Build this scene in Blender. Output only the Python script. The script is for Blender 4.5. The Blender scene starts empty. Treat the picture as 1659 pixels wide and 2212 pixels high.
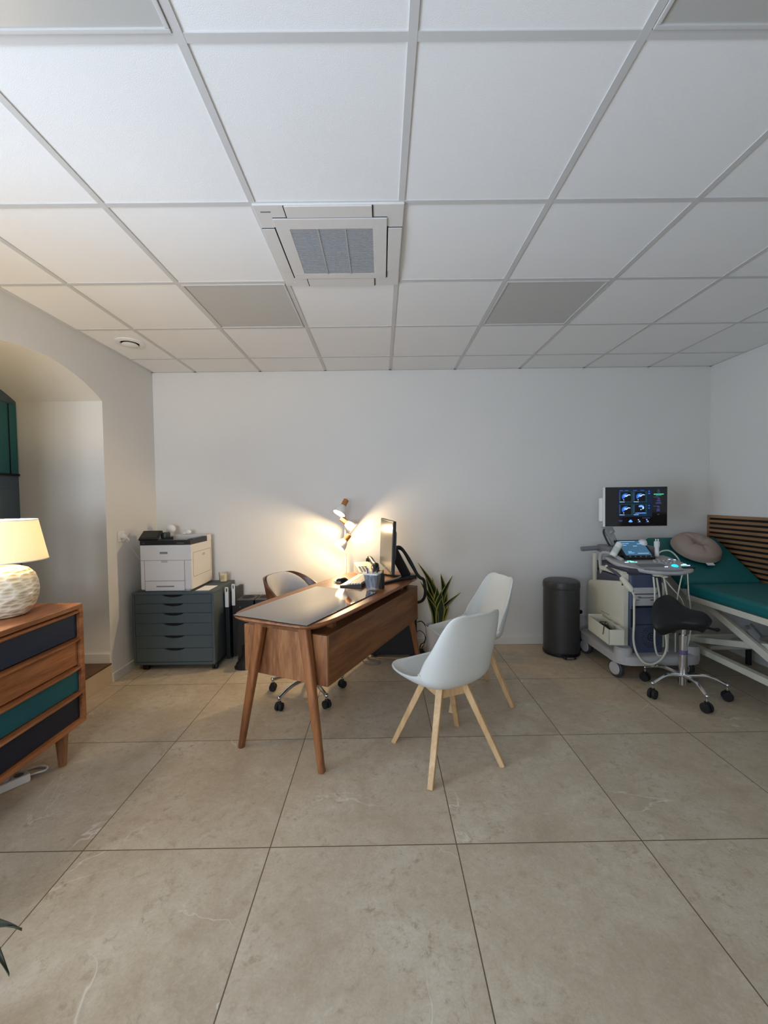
import bpy, bmesh, math, random
from mathutils import Vector, Matrix, Euler
random.seed(7)
sc = bpy.context.scene
COL = sc.collection
PI = math.pi
# ------------------------------------------------------------------ helpers
XF = {}                                    # object name -> matrix of its thing

def lin(c):
    c /= 255.0
    return c / 12.92 if c <= 0.04045 else ((c + 0.055) / 1.055) ** 2.4
def rgb(r, g, b): return (lin(r), lin(g), lin(b), 1.0)

class MB:
    def __init__(s): s.v = []; s.f = []; s.m = []
    def add(s, vs, fs, mi=0, M=None):
        o = len(s.v)
        s.v += [tuple(M @ Vector(p)) if M else tuple(p) for p in vs]
        s.f += [tuple(i + o for i in f) for f in fs]; s.m += [mi] * len(fs)
        return s
    def box(s, x0, x1, y0, y1, z0, z1, bev=0.0, mi=0, M=None, seg=2):
        c = Vector(((x0 + x1) / 2, (y0 + y1) / 2, (z0 + z1) / 2))
        bm = bmesh.new(); bmesh.ops.create_cube(bm, size=1)
        for v in bm.verts: v.co = Vector((v.co.x * (x1 - x0), v.co.y * (y1 - y0), v.co.z * (z1 - z0))) + c
        if bev > 0:
            bev = min(bev, abs(x1 - x0) * .49, abs(y1 - y0) * .49, abs(z1 - z0) * .49)
            bmesh.ops.bevel(bm, geom=bm.edges[:], offset=bev, segments=seg, affect='EDGES', profile=0.5)
        bm.verts.index_update()
        s.add([v.co[:] for v in bm.verts], [[v.index for v in f.verts] for f in bm.faces], mi, M); bm.free()
        return s
    def beam(s, p0, p1, w, h, bev=0.0, mi=0, up=(0, 0, 1), w1=None, h1=None):
        p0 = Vector(p0); p1 = Vector(p1); d = (p1 - p0); L = d.length; d.normalize()
        a = d.cross(Vector(up))
        if a.length < 1e-4: a = d.cross(Vector((0, 1, 0)))
        a.normalize(); b = a.cross(d)
        M = Matrix.Translation(p0) @ Matrix((a, d, b)).transposed().to_4x4()
        w1 = w if w1 is None else w1; h1 = h if h1 is None else h1
        c = min(bev, min(w, h, w1, h1) * .45)
        def ring(ww, hh, y):
            ww /= 2; hh /= 2
            if c <= 0: return [(-ww, y, -hh), (ww, y, -hh), (ww, y, hh), (-ww, y, hh)]
            r = []
            for (cx, cz, a0) in ((ww - c, -hh + c, -90), (ww - c, hh - c, 0), (-ww + c, hh - c, 90), (-ww + c, -hh + c, 180)):
                for k in range(4):
                    t = math.radians(a0 + 30 * k); r.append((cx + c * math.cos(t), y, cz + c * math.sin(t)))
            return r
        return s.loft([ring(w, h, 0), ring(w1, h1, L)], mi, M)
    def loft(s, rings, mi=0, M=None, cap=True, close=True):
        n = len(rings[0]); vs = [p for r in rings for p in r]; fs = []
        for i in range(len(rings) - 1):
            for j in range(n if close else n - 1):
                k = (j + 1) % n
                fs.append((i * n + j, i * n + k, (i + 1) * n + k, (i + 1) * n + j))
        if cap:
            fs.append(tuple(reversed(range(n)))); fs.append(tuple((len(rings) - 1) * n + j for j in range(n)))
        return s.add(vs, fs, mi, M)
    def lathe(s, prof, n=32, c=(0, 0, 0), axis=(0, 0, 1), mi=0, cap=True):
        M = Matrix.Translation(Vector(c)) @ Vector((0, 0, 1)).rotation_difference(Vector(axis).normalized()).to_matrix().to_4x4()
        rings = [[(r * math.cos(2 * PI * k / n), r * math.sin(2 * PI * k / n), z) for k in range(n)] for r, z in prof]
        return s.loft(rings, mi, M, cap)
    def cyl(s, p0, p1, r0, r1=None, n=20, mi=0):
        p0 = Vector(p0); p1 = Vector(p1); d = p1 - p0
        return s.lathe([(r0, 0), (r0 if r1 is None else r1, d.length)], n, p0, d, mi)
    def tube(s, pts, r, n=8, mi=0, sm=6):
        pts = [Vector(p) for p in pts]
        if sm > 1 and len(pts) > 2:
            q = []
            P = [2 * pts[0] - pts[1]] + pts + [2 * pts[-1] - pts[-2]]
            for i in range(1, len(P) - 2):
                for k in range(sm):
                    t = k / sm; a, b, c, d = P[i - 1:i + 3]
                    q.append(0.5 * ((2 * b) + (c - a) * t + (2 * a - 5 * b + 4 * c - d) * t * t + (3 * b - a - 3 * c + d) * t ** 3))
            q.append(pts[-1]); pts = q
        rings = []; prev = None
        for i, p in enumerate(pts):
            d = (pts[min(i + 1, len(pts) - 1)] - pts[max(i - 1, 0)]).normalized()
            if prev is None:
                a = d.cross(Vector((0, 0, 1)))
                if a.length < 1e-3: a = d.cross(Vector((0, 1, 0)))
            else: a = prev - d * prev.dot(d)
            a.normalize(); prev = a; b = d.cross(a)
            rr = r(i / (len(pts) - 1)) if callable(r) else r
            rings.append([p + rr * (a * math.cos(2 * PI * k / n) + b * math.sin(2 * PI * k / n)) for k in range(n)])
        return s.loft(rings, mi)
    def prism(s, out, z0, z1, mi=0, M=None):
        return s.loft([[(x, y, z0) for x, y in out], [(x, y, z1) for x, y in out]], mi, M)
    def sphere(s, c, r, n=20, mi=0, sc_=(1, 1, 1)):
        prof = [(max(1e-4, math.sin(PI * k / 12)), -math.cos(PI * k / 12)) for k in range(13)]
        M = Matrix.Translation(Vector(c)) @ Matrix.Diagonal((r * sc_[0], r * sc_[1], r * sc_[2], 1))
        return s.loft([[(a * math.cos(2 * PI * k / n), a * math.sin(2 * PI * k / n), z) for k in range(n)] for a, z in prof], mi, M)
    def grid(s, fn, nu, nv, mi=0):
        vs = [fn(i / nu, j / nv) for i in range(nu + 1) for j in range(nv + 1)]
        fs = [(i * (nv + 1) + j, (i + 1) * (nv + 1) + j, (i + 1) * (nv + 1) + j + 1, i * (nv + 1) + j + 1) for i in range(nu) for j in range(nv)]
        return s.add(vs, fs, mi)
    def build(s, name, mat, parent=None, at=None, ang=35, label=None, smooth=True, wn=True):
        me = bpy.data.meshes.new(name)
        if parent is not None: M = XF[parent.name]
        elif at is not None: M = Matrix.Translation(Vector(at))
        else: M = Matrix()
        inv = M.inverted()
        me.from_pydata([tuple(inv @ Vector(p)) for p in s.v], [], s.f)
        bm = bmesh.new(); bm.from_mesh(me)
        bmesh.ops.recalc_face_normals(bm, faces=bm.faces[:]); bm.to_mesh(me); bm.free()
        for m in (mat if isinstance(mat, (list, tuple)) else [mat]): me.materials.append(m)
        for p, mi in zip(me.polygons, s.m): p.material_index = mi; p.use_smooth = smooth
        if smooth: me.set_sharp_from_angle(angle=math.radians(ang))
        o = bpy.data.objects.new(name, me); COL.objects.link(o)
        if smooth and wn:
            w_ = o.modifiers.new('weighted', 'WEIGHTED_NORMAL'); w_.keep_sharp = True; w_.weight = 100
        if parent is not None: o.parent = parent; XF[o.name] = M
        else:
            XF[o.name] = M
            if at is not None: o.location = at
        if label: o['label'] = label
        return o

def tag(o, label, cat, group=None, kind=None):
    o['label'] = label; o['category'] = cat
    if group: o['group'] = group
    if kind: o['kind'] = kind
    return o
def thing(name, label, cat, loc, rotz=0.0, group=None):
    o = bpy.data.objects.new(name, None); COL.objects.link(o)
    o.location = loc; o.rotation_euler = (0, 0, rotz); o.empty_display_size = .1
    XF[o.name] = Matrix.Translation(Vector(loc)) @ Matrix.Rotation(rotz, 4, 'Z')
    return tag(o, label, cat, group)
def struct(o):
    o['kind'] = 'structure'; return o
def copy_tree(o, parent=None):
    c = o.copy(); COL.objects.link(c)
    if parent: c.parent = parent
    for ch in list(o.children): copy_tree(ch, c)
    return c

# ------------------------------------------------------------------ materials
class NT:
    def __init__(s, name):
        s.mat = bpy.data.materials.new(name); s.mat.use_nodes = True
        s.t = s.mat.node_tree; s.b = s.t.nodes['Principled BSDF']; s.out = s.t.nodes['Material Output']
    def n(s, typ, **kw):
        nd = s.t.nodes.new(typ)
        for k, v in kw.items():
            if k in nd.inputs: nd.inputs[k].default_value = v
            else: setattr(nd, k, v)
        return nd
    def l(s, a, b): s.t.links.new(a, b)
    def math(s, op, a, b=None):
        nd = s.n('ShaderNodeMath', operation=op)
        for i, x in enumerate((a, b)):
            if x is None: continue
            if isinstance(x, (int, float)): nd.inputs[i].default_value = x
            else: s.l(x, nd.inputs[i])
        return nd.outputs[0]
    def mix(s, fac, a, b, blend='MIX'):
        nd = s.n('ShaderNodeMix', data_type='RGBA', blend_type=blend)
        for i, x in ((0, fac), (6, a), (7, b)):
            if isinstance(x, (int, float, tuple)): nd.inputs[i].default_value = x
            else: s.l(x, nd.inputs[i])
        return nd.outputs[2]
    def ramp(s, fac, stops):
        nd = s.n('ShaderNodeValToRGB'); e = nd.color_ramp.elements
        while len(e) < len(stops): e.new(.5)
        for el, (p, c) in zip(e, stops): el.position = p; el.color = c
        s.l(fac, nd.inputs[0]); return nd.outputs[0]

def pmat(name, col, rough=.5, metal=0.0, var=.06, scale=18, bump=0.0, bscale=None, spec=.5, coat=0.0, emit=None, es=0.0, trans=0.0):
    k = NT(name); tc = k.n('ShaderNodeTexCoord')
    ns = k.n('ShaderNodeTexNoise', Scale=scale, Detail=4.0); k.l(tc.outputs['Object'], ns.inputs['Vector'])
    dark = tuple(c * (1 - var) for c in col[:3]) + (1,); light = tuple(min(1, c * (1 + var)) for c in col[:3]) + (1,)
    k.l(k.mix(ns.outputs['Fac'], dark, light), k.b.inputs['Base Color'])
    k.b.inputs['Roughness'].default_value = rough; k.b.inputs['Metallic'].default_value = metal
    k.b.inputs['Specular IOR Level'].default_value = spec; k.b.inputs['Coat Weight'].default_value = coat
    if trans: k.b.inputs['Transmission Weight'].default_value = trans
    if emit: k.b.inputs['Emission Color'].default_value = emit; k.b.inputs['Emission Strength'].default_value = es
    if bump:
        n2 = k.n('ShaderNodeTexNoise', Scale=bscale or scale * 8, Detail=3.0); k.l(tc.outputs['Object'], n2.inputs['Vector'])
        bp = k.n('ShaderNodeBump', Strength=bump, Distance=.004); k.l(n2.outputs['Fac'], bp.inputs['Height']); k.l(bp.outputs[0], k.b.inputs['Normal'])
    return k.mat

def wood(name, dark, mid, light, scale=(2, 30, 30), rough=.42, rot=(0, 0, 0), coat=.0, figure=1.0):
    k = NT(name); tc = k.n('ShaderNodeTexCoord'); mp = k.n('ShaderNodeMapping')
    mp.inputs['Scale'].default_value = scale; mp.inputs['Rotation'].default_value = rot
    k.l(tc.outputs['Object'], mp.inputs['Vector'])
    n1 = k.n('ShaderNodeTexNoise', Scale=1.0, Detail=6.0, Roughness=.6, Distortion=1.2); k.l(mp.outputs[0], n1.inputs['Vector'])
    mp2 = k.n('ShaderNodeMapping'); mp2.inputs['Scale'].default_value = tuple(a * .22 for a in scale); mp2.inputs['Rotation'].default_value = rot
    k.l(tc.outputs['Object'], mp2.inputs['Vector'])
    n2 = k.n('ShaderNodeTexNoise', Scale=1.0, Detail=3.0, Distortion=2.0); k.l(mp2.outputs[0], n2.inputs['Vector'])
    mp3 = k.n('ShaderNodeMapping'); mp3.inputs['Scale'].default_value = tuple(a * 5 for a in scale); mp3.inputs['Rotation'].default_value = rot
    k.l(tc.outputs['Object'], mp3.inputs['Vector'])
    n3 = k.n('ShaderNodeTexNoise', Scale=1.0, Detail=4.0, Roughness=.6); k.l(mp3.outputs[0], n3.inputs['Vector'])
    f = k.math('ADD', k.math('ADD', k.math('MULTIPLY', n1.outputs['Fac'], .4), k.math('MULTIPLY', n2.outputs['Fac'], .4)), k.math('MULTIPLY', n3.outputs['Fac'], .2))
    col = k.ramp(f, [(.5 - .16 * figure, dark), (.5, mid), (.5 + .14 * figure, light)])
    k.l(col, k.b.inputs['Base Color'])
    k.b.inputs['Roughness'].default_value = rough; k.b.inputs['Coat Weight'].default_value = coat; k.b.inputs['Coat Roughness'].default_value = .25
    bp = k.n('ShaderNodeBump', Strength=.12, Distance=.002); k.l(n1.outputs['Fac'], bp.inputs['Height']); k.l(bp.outputs[0], k.b.inputs['Normal'])
    return k.mat

def emat(name, col, s):
    k = NT(name); k.b.inputs['Base Color'].default_value = col
    k.b.inputs['Emission Color'].default_value = col; k.b.inputs['Emission Strength'].default_value = s
    return k.mat

FX0, FY0, FT = -1.2135, 3.1142, .748
def floor_mat():
    k = NT('porcelain_tile'); tc = k.n('ShaderNodeTexCoord'); sp = k.n('ShaderNodeSeparateXYZ'); k.l(tc.outputs['Object'], sp.inputs[0])
    gu = k.math('DIVIDE', k.math('SUBTRACT', sp.outputs[0], FX0), FT); gv = k.math('DIVIDE', k.math('SUBTRACT', sp.outputs[1], FY0), FT)
    def edge(g):
        fr = k.math('FRACT', g); return k.math('MINIMUM', fr, k.math('SUBTRACT', 1.0, fr))
    e = k.math('MINIMUM', edge(gu), edge(gv)); grout = k.math('LESS_THAN', e, .0021 / FT)
    cid = k.n('ShaderNodeCombineXYZ'); k.l(k.math('FLOOR', gu), cid.inputs[0]); k.l(k.math('FLOOR', gv), cid.inputs[1])
    wn = k.n('ShaderNodeTexWhiteNoise', noise_dimensions='3D'); k.l(cid.outputs[0], wn.inputs['Vector'])
    off = k.n('ShaderNodeVectorMath', operation='MULTIPLY_ADD'); k.l(wn.outputs['Color'], off.inputs[0]); off.inputs[1].default_value = (9, 9, 9); k.l(tc.outputs['Object'], off.inputs[2])
    n1 = k.n('ShaderNodeTexNoise', Scale=3.2, Detail=9.0, Roughness=.66, Distortion=.6); k.l(off.outputs[0], n1.inputs['Vector'])
    n2 = k.n('ShaderNodeTexNoise', Scale=22.0, Detail=10.0, Roughness=.8, Distortion=.25); k.l(off.outputs[0], n2.inputs['Vector'])
    n3 = k.n('ShaderNodeTexNoise', Scale=110.0, Detail=3.0, Roughness=.7); k.l(off.outputs[0], n3.inputs['Vector'])
    base = k.ramp(n1.outputs['Fac'], [(.32, rgb(178, 160, 136)), (.5, rgb(190, 174, 150)), (.68, rgb(202, 188, 166))])
    base = k.mix(k.math('MULTIPLY', k.ramp(n2.outputs['Fac'], [(.37, (1, 1, 1, 1)), (.48, (0, 0, 0, 1))]), k.ramp(n1.outputs['Fac'], [(.38, (.12, .12, .12, 1)), (.62, (.75, .75, .75, 1))])), base, rgb(152, 130, 102))
    base = k.mix(k.math('MULTIPLY', k.ramp(n2.outputs['Fac'], [(.52, (0, 0, 0, 1)), (.72, (1, 1, 1, 1))]), .4), base, rgb(222, 212, 194))
    base = k.mix(k.math('MULTIPLY', k.ramp(n3.outputs['Fac'], [(.4, (0, 0, 0, 1)), (.62, (1, 1, 1, 1))]), .16), base, rgb(138, 120, 100))
    # pale calcite veins
    nw = k.n('ShaderNodeTexNoise', Scale=1.35, Detail=5.0, Roughness=.55, Distortion=.8); k.l(off.outputs[0], nw.inputs['Vector'])
    vein = k.math('ABSOLUTE', k.math('SUBTRACT', nw.outputs['Fac'], .5))
    vm = k.n('ShaderNodeTexNoise', Scale=2.1, Detail=2.0); k.l(off.outputs[0], vm.inputs['Vector'])
    vf = k.math('MULTIPLY', k.ramp(vein, [(.0, (1, 1, 1, 1)), (.006, (0, 0, 0, 1))]), k.ramp(vm.outputs['Fac'], [(.55, (0, 0, 0, 1)), (.66, (1, 1, 1, 1))]))
    base = k.mix(k.math('MULTIPLY', vf, .55), base, rgb(236, 228, 214))
    tint = k.n('ShaderNodeMapRange'); k.l(wn.outputs['Value'], tint.inputs[0]); tint.inputs[3].default_value = .95; tint.inputs[4].default_value = 1.04
    hv = k.n('ShaderNodeHueSaturation'); k.l(tint.outputs[0], hv.inputs['Value']); k.l(base, hv.inputs['Color'])
    k.l(k.mix(grout, hv.outputs[0], rgb(98, 80, 62)), k.b.inputs['Base Color'])
    k.b.inputs['Roughness'].default_value = .5; k.b.inputs['Specular IOR Level'].default_value = .4
    h = k.math('SUBTRACT', k.math('MULTIPLY', n2.outputs['Fac'], .25), grout)
    bp = k.n('ShaderNodeBump', Strength=.25, Distance=.002); k.l(h, bp.inputs['Height']); k.l(bp.outputs[0], k.b.inputs['Normal'])
    return k.mat

M = {}
M['wall'] = pmat('white_plaster', rgb(226, 223, 217), .9, var=.02, scale=3, bump=.12, bscale=160, spec=.2)
M['ceil'] = pmat('mineral_fibre_tile', rgb(240, 239, 237), .95, var=.015, scale=6, bump=.2, bscale=420, spec=.1)
M['tbar'] = pmat('white_enamelled_steel', rgb(205, 203, 200), .5, var=.02)
M['floor'] = floor_mat()
M['skirt'] = pmat('white_skirting_paint', rgb(224, 220, 212), .5, var=.02)
M['riser'] = pmat('beige_tile_riser', rgb(196, 176, 148), .55, var=.1, scale=12)
M['brownfloor'] = wood('dark_parquet', rgb(70, 45, 30), rgb(92, 60, 42), rgb(110, 76, 54), (6, 40, 40))
M['acacia'] = wood('acacia_wood', rgb(88, 50, 26), rgb(140, 85, 45), rgb(170, 112, 64), (26, 2.2, 26), .38, figure=1.0)
M['acacia_x'] = wood('acacia_wood_end', rgb(90, 54, 32), rgb(144, 95, 60), rgb(188, 136, 90), (14, 14, 2.6), .42, figure=1.1)
M['acacia_y'] = wood('acacia_wood_long', rgb(80, 47, 26), rgb(120, 75, 42), rgb(148, 98, 58), (24, 2.0, 24), .42)
M['acacia_z'] = wood('acacia_wood_leg', rgb(92, 54, 30), rgb(140, 88, 50), rgb(166, 110, 66), (26, 26, 2.0), .42)
M['teak_y'] = wood('teak_long', rgb(102, 58, 32), rgb(152, 95, 56), rgb(182, 122, 78), (24, 1.8, 24), .4, figure=.9)
M['teak_z'] = wood('teak_upright', rgb(98, 60, 36), rgb(140, 92, 58), rgb(166, 114, 76), (26, 26, 2.0), .42)
M['beech'] = wood('beech_wood', rgb(186, 146, 100), rgb(206, 168, 120), rgb(220, 186, 140), (40, 40, 3), .5, figure=.9)
M['oakslat'] = wood('oak_slat', rgb(120, 86, 56), rgb(150, 110, 74), rgb(170, 130, 90), (30, 2, 30), .55)
M['walnut'] = wood('walnut_ply', rgb(62, 34, 20), rgb(100, 58, 34), rgb(126, 78, 48), (4, 4, 40), .35)
M['lampwood'] = wood('lamp_wood', rgb(130, 78, 42), rgb(166, 104, 58), rgb(188, 124, 74), (30, 30, 4), .45)
M['navy'] = pmat('navy_lacquer', rgb(27, 42, 64), .5, spec=.3, var=.06)
M['navy2'] = pmat('dark_navy_lacquer', rgb(23, 29, 46), .5, spec=.3, var=.06)
M['teal'] = pmat('teal_lacquer', rgb(18, 86, 96), .5, spec=.3, var=.06)
M['doorgrey'] = pmat('slate_grey_paint', rgb(80, 96, 106), .5, var=.04)
M['doorteal'] = pmat('dark_teal_paint', rgb(32, 94, 98), .35, var=.05)
M['cabinet'] = pmat('anthracite_lacquer', rgb(68, 80, 84), .5, var=.04)
M['black'] = pmat('black_plastic', rgb(15, 15, 17), .42, var=.1)
M['blackmat'] = pmat('black_rubber', rgb(16, 16, 17), .7, var=.1)
M['blackleather'] = pmat('black_leather', rgb(9, 9, 10), .55, var=.1, bump=.2, bscale=300)
M['darkgap'] = pmat('dark_recess', rgb(14, 14, 14), .9)
M['chrome'] = pmat('polished_chrome', rgb(205, 206, 208), .16, 1.0, var=.02)
M['alu'] = pmat('brushed_aluminium', rgb(170, 172, 174), .35, 1.0, var=.05)
M['chairwhite'] = pmat('pale_grey_polypropylene', rgb(206, 206, 199), .48, var=.015)
M['cushion'] = pmat('pale_grey_leatherette', rgb(196, 196, 190), .55, var=.02)
M['printer'] = pmat('off_white_plastic', rgb(214, 210, 206), .45, var=.015)
M['printergap'] = pmat('printer_seam', rgb(96, 92, 90), .7)
M['screenmatte'] = pmat('matte_monitor_screen', rgb(26, 26, 27), .22, var=.02, spec=.8)
M['screenoff'] = pmat('dark_glass_screen', rgb(20, 22, 24), .08, var=.02, spec=.6)
M['fabricgrey'] = pmat('light_grey_upholstery', rgb(196, 192, 190), .9, var=.05, scale=40, bump=.3, bscale=500)
M['cream'] = pmat('cream_enamel', rgb(206, 202, 184), .45, var=.03)
M['usgrey'] = pmat('light_grey_plastic', rgb(176, 174, 172), .45, var=.03)
M['tyre'] = pmat('dark_grey_tyre', rgb(56, 56, 59), .6)
M['usgrey2'] = pmat('mid_grey_plastic', rgb(120, 120, 124), .5, var=.04)
M['usblue'] = pmat('slate_blue_plastic', rgb(62, 70, 92), .5, var=.05)
M['uspurple'] = pmat('dark_violet_grey_plastic', rgb(70, 68, 82), .5, var=.05)
M['uscream'] = pmat('cream_plastic', rgb(206, 202, 182), .5, var=.03)
M['couchteal'] = pmat('teal_vinyl', rgb(6, 96, 96), .55, var=.06, scale=8, bump=.12, bscale=220)
M['pillow'] = pmat('beige_linen', rgb(164, 144, 130), .95, var=.12, scale=120, bump=.5, bscale=420)
M['whitepl'] = pmat('white_plastic', rgb(232, 230, 226), .4, var=.02)
M['acwhite'] = pmat('off_white_casing', rgb(216, 212, 207), .45, var=.02)
M['bin'] = pmat('charcoal_metal', rgb(66, 66, 68), .42, .3, var=.05)
M['paper'] = pmat('white_paper', rgb(240, 236, 232), .8, var=.02)
M['wax'] = pmat('cream_wax', rgb(244, 230, 190), .6, var=.03)
M['soil'] = pmat('dark_soil', rgb(34, 26, 20), .95, var=.3, scale=60)
M['pot'] = pmat('white_ceramic', rgb(214, 208, 204), .4, var=.03)
M['leaf'] = pmat('dark_green_leaf', rgb(40, 58, 34), .42, var=.35, scale=24)
M['leafedge'] = pmat('yellow_leaf_margin', rgb(150, 140, 58), .45, var=.15, scale=20)
M['leaf2'] = pmat('olive_green_leaf', rgb(58, 62, 44), .45, var=.25, scale=30)
M['lampwhite'] = pmat('white_lacquered_metal', rgb(236, 232, 224), .4, var=.01)
M['keybeige'] = pmat('silver_key_plastic', rgb(214, 204, 186), .45, var=.03)
M['keydark'] = pmat('charcoal_keys_gap', rgb(50, 46, 42), .6)
M['plum'] = pmat('violet_band', rgb(92, 80, 120), .5)
M['bulb'] = emat('warm_bulb', (1.0, .88, .62, 1), 16)
M['cupclear'] = None

def clear(name, tint=(1, 1, 1, 1), gloss=.1, dens=0.0, dcol=(.8, .85, .9, 1)):
    k = NT(name); t = k.t; t.nodes.remove(k.b)
    tr = k.n('ShaderNodeBsdfTransparent'); tr.inputs[0].default_value = tint
    gl = k.n('ShaderNodeBsdfGlossy', Roughness=.05); fr = k.n('ShaderNodeLayerWeight', Blend=.25)
    m1 = k.n('ShaderNodeMixShader'); k.l(k.math('MULTIPLY', fr.outputs['Fresnel'], gloss * 6), m1.inputs[0]); k.l(tr.outputs[0], m1.inputs[1]); k.l(gl.outputs[0], m1.inputs[2])
    df = k.n('ShaderNodeBsdfDiffuse'); df.inputs[0].default_value = dcol
    m2 = k.n('ShaderNodeMixShader'); m2.inputs[0].default_value = dens; k.l(m1.outputs[0], m2.inputs[1]); k.l(df.outputs[0], m2.inputs[2])
    k.l(m2.outputs[0], k.out.inputs['Surface']); return k.mat
M['pane'] = clear('window_glass', gloss=.08)
M['cupclear'] = clear('frosted_clear_acrylic', (.9, .93, .97, 1), .12, .12, (.75, .8, .86, 1))
M['glass'] = clear('clear_glass', (.97, .97, .95, 1), .12, .06)
def shade_mat():
    k = NT('cream_lamp_fabric'); k.t.nodes.remove(k.b); tc = k.n('ShaderNodeTexCoord')
    ns = k.n('ShaderNodeTexNoise', Scale=160.0, Detail=2.0); k.l(tc.outputs['Object'], ns.inputs['Vector'])
    c = k.mix(ns.outputs['Fac'], (.88, .82, .68, 1), (.93, .88, .76, 1))
    d = k.n('ShaderNodeBsdfDiffuse'); t = k.n('ShaderNodeBsdfTranslucent'); k.l(c, d.inputs[0]); k.l(c, t.inputs[0])
    m = k.n('ShaderNodeMixShader'); m.inputs[0].default_value = .42; k.l(d.outputs[0], m.inputs[1]); k.l(t.outputs[0], m.inputs[2])
    k.l(m.outputs[0], k.out.inputs['Surface']); return k.mat
M['shade'] = shade_mat()
def scale_vase():
    k = NT('scaled_pearl_ceramic'); tc = k.n('ShaderNodeTexCoord'); mp = k.n('ShaderNodeMapping'); mp.inputs['Scale'].default_value = (1, 1, 2.6)
    k.l(tc.outputs['Object'], mp.inputs[0])
    vo = k.n('ShaderNodeTexVoronoi', Scale=26.0); k.l(mp.outputs[0], vo.inputs['Vector'])
    k.l(k.ramp(vo.outputs['Distance'], [(.0, rgb(186, 168, 136)), (.45, rgb(214, 200, 170)), (.75, rgb(240, 232, 212))]), k.b.inputs['Base Color'])
    k.b.inputs['Roughness'].default_value = .28; k.b.inputs['Coat Weight'].default_value = .4
    bp = k.n('ShaderNodeBump', Strength=.7, Distance=.01); k.l(vo.outputs['Distance'], bp.inputs['Height']); k.l(bp.outputs[0], k.b.inputs['Normal'])
    return k.mat
M['vase'] = scale_vase()
def pad_mat():
    k = NT('dark_glass_desk_pad'); k.b.inputs['Base Color'].default_value = rgb(40, 36, 34); k.b.inputs['Roughness'].default_value = .06
    k.b.inputs['Specular IOR Level'].default_value = .8; k.b.inputs['Coat Weight'].default_value = 1.0; k.b.inputs['Coat Roughness'].default_value = .03
    tc = k.n('ShaderNodeTexCoord'); ns = k.n('ShaderNodeTexNoise', Scale=3.0); k.l(tc.outputs['Object'], ns.inputs['Vector'])
    k.l(k.mix(ns.outputs['Fac'], rgb(38, 34, 32), rgb(48, 43, 40)), k.b.inputs['Base Color']); return k.mat
M['pad'] = pad_mat()
def diffuser_mat():
    k = NT('unlit_opal_diffuser'); tc = k.n('ShaderNodeTexCoord')
    ns = k.n('ShaderNodeTexNoise', Scale=300.0); k.l(tc.outputs['Object'], ns.inputs['Vector'])
    k.l(k.mix(ns.outputs['Fac'], rgb(186, 184, 178), rgb(194, 192, 187)), k.b.inputs['Base Color']); k.b.inputs['Roughness'].default_value = .35; return k.mat
M['diffuser'] = diffuser_mat()

# ------------------------------------------------------------------ room
XL, XR, YB, YF, H = -2.103, 3.085, 3.873, -1.9, 2.588
WT = .70                                   # thickness of the old left wall
struct(MB().box(XL - WT - .3, XR + .2, YF - .2, YB + .2, -.12, 0).build('floor', M['floor']))
CX0, CY0, CT = -.5029, 3.5068, .6
struct(MB().box(XL - .02, XR + .02, YF - .02, YB + .02, H, H + .1).build('ceiling', M['ceil']))
tb = MB()
for c in range(-2, 6):
    x = CX0 + c * CT; tb.box(x - .012, x + .012, YF, YB, H - .004, H + .002)
for r in range(0, 9):
    y = CY0 - r * CT; tb.box(XL, XR, y - .012, y + .012, H - .0035, H + .002)
struct(tb.build('trim_1', M['tbar']))
wa = MB().box(XL, XR, YB - .02, YB, H - .004, H + .002).box(XL, XL + .02, YF, YB, H - .004, H + .002).box(XR - .02, XR, YF, YB, H - .004, H + .002)
struct(wa.build('trim_2', M['tbar']))
struct(MB().box(XL - WT, XR + .2, YB, YB + .2, -.02, H + .1).build('wall_back', M['wall']))
struct(MB().box(XR, XR + .2, YF, YB, -.02, H + .1).build('wall_right', M['wall']))
FW = (-1.75, -.35, .85, 2.15)
struct(MB().box(XL - WT, FW[0], YF - .2, YF, -.02, H + .1).box(FW[1], XR + .2, YF - .2, YF, -.02, H + .1).box(FW[0], FW[1], YF - .2, YF, -.02, FW[2]).box(FW[0], FW[1], YF - .2, YF, FW[3], H + .1).build('wall_front', M['wall']))
w2 = struct(MB().box(FW[0], FW[1], YF - .16, YF - .1, FW[2], FW[2] + .06).box(FW[0], FW[1], YF - .16, YF - .1, FW[3] - .06, FW[3]).box(FW[0], FW[0] + .06, YF - .16, YF - .1, FW[2], FW[3]).box(FW[1] - .06, FW[1], YF - .16, YF - .1, FW[2], FW[3]).box(-1.09, -1.01, YF - .16, YF - .1, FW[2], FW[3]).build('window_2', M['skirt']))
MB().box(FW[0], FW[1], YF - .134, YF - .126, FW[2], FW[3]).build('pane', M['pane'], w2)
def arch(y0, y1, zs, rise, n=28):          # opening from y0 to y1, springing at zs
    w = (y1 - y0) / 2; R = (w * w + rise * rise) / (2 * rise); c = (y0 + y1) / 2; zc = zs + rise - R
    a0 = math.asin(w / R)
    return [(c + R * math.sin(-a0 + 2 * a0 * k / n), zc + R * math.cos(-a0 + 2 * a0 * k / n)) for k in range(n + 1)]
NY0, NY1, WY0, WY1 = 1.98, 3.165, .05, 1.40
VY0, VY1 = -1.55, -.25
prof = [(YF, -.02), (VY0, -.02)] + arch(VY0, VY1, 2.16, .165) + [(VY1, -.02), (WY0, -.02)] + arch(WY0, WY1, 2.16, .165) + [(WY1, -.02), (NY0, -.02)] + arch(NY0, NY1, 2.16, .165) + [(NY1, -.02), (YB, -.02), (YB, H + .1), (YF, H + .1)]
lw = MB().loft([[(XL, y, z) for y, z in prof], [(XL - WT, y, z) for y, z in prof]])
struct(lw.build('wall_left', M['wall'], ang=20))
SZ = .155
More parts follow.
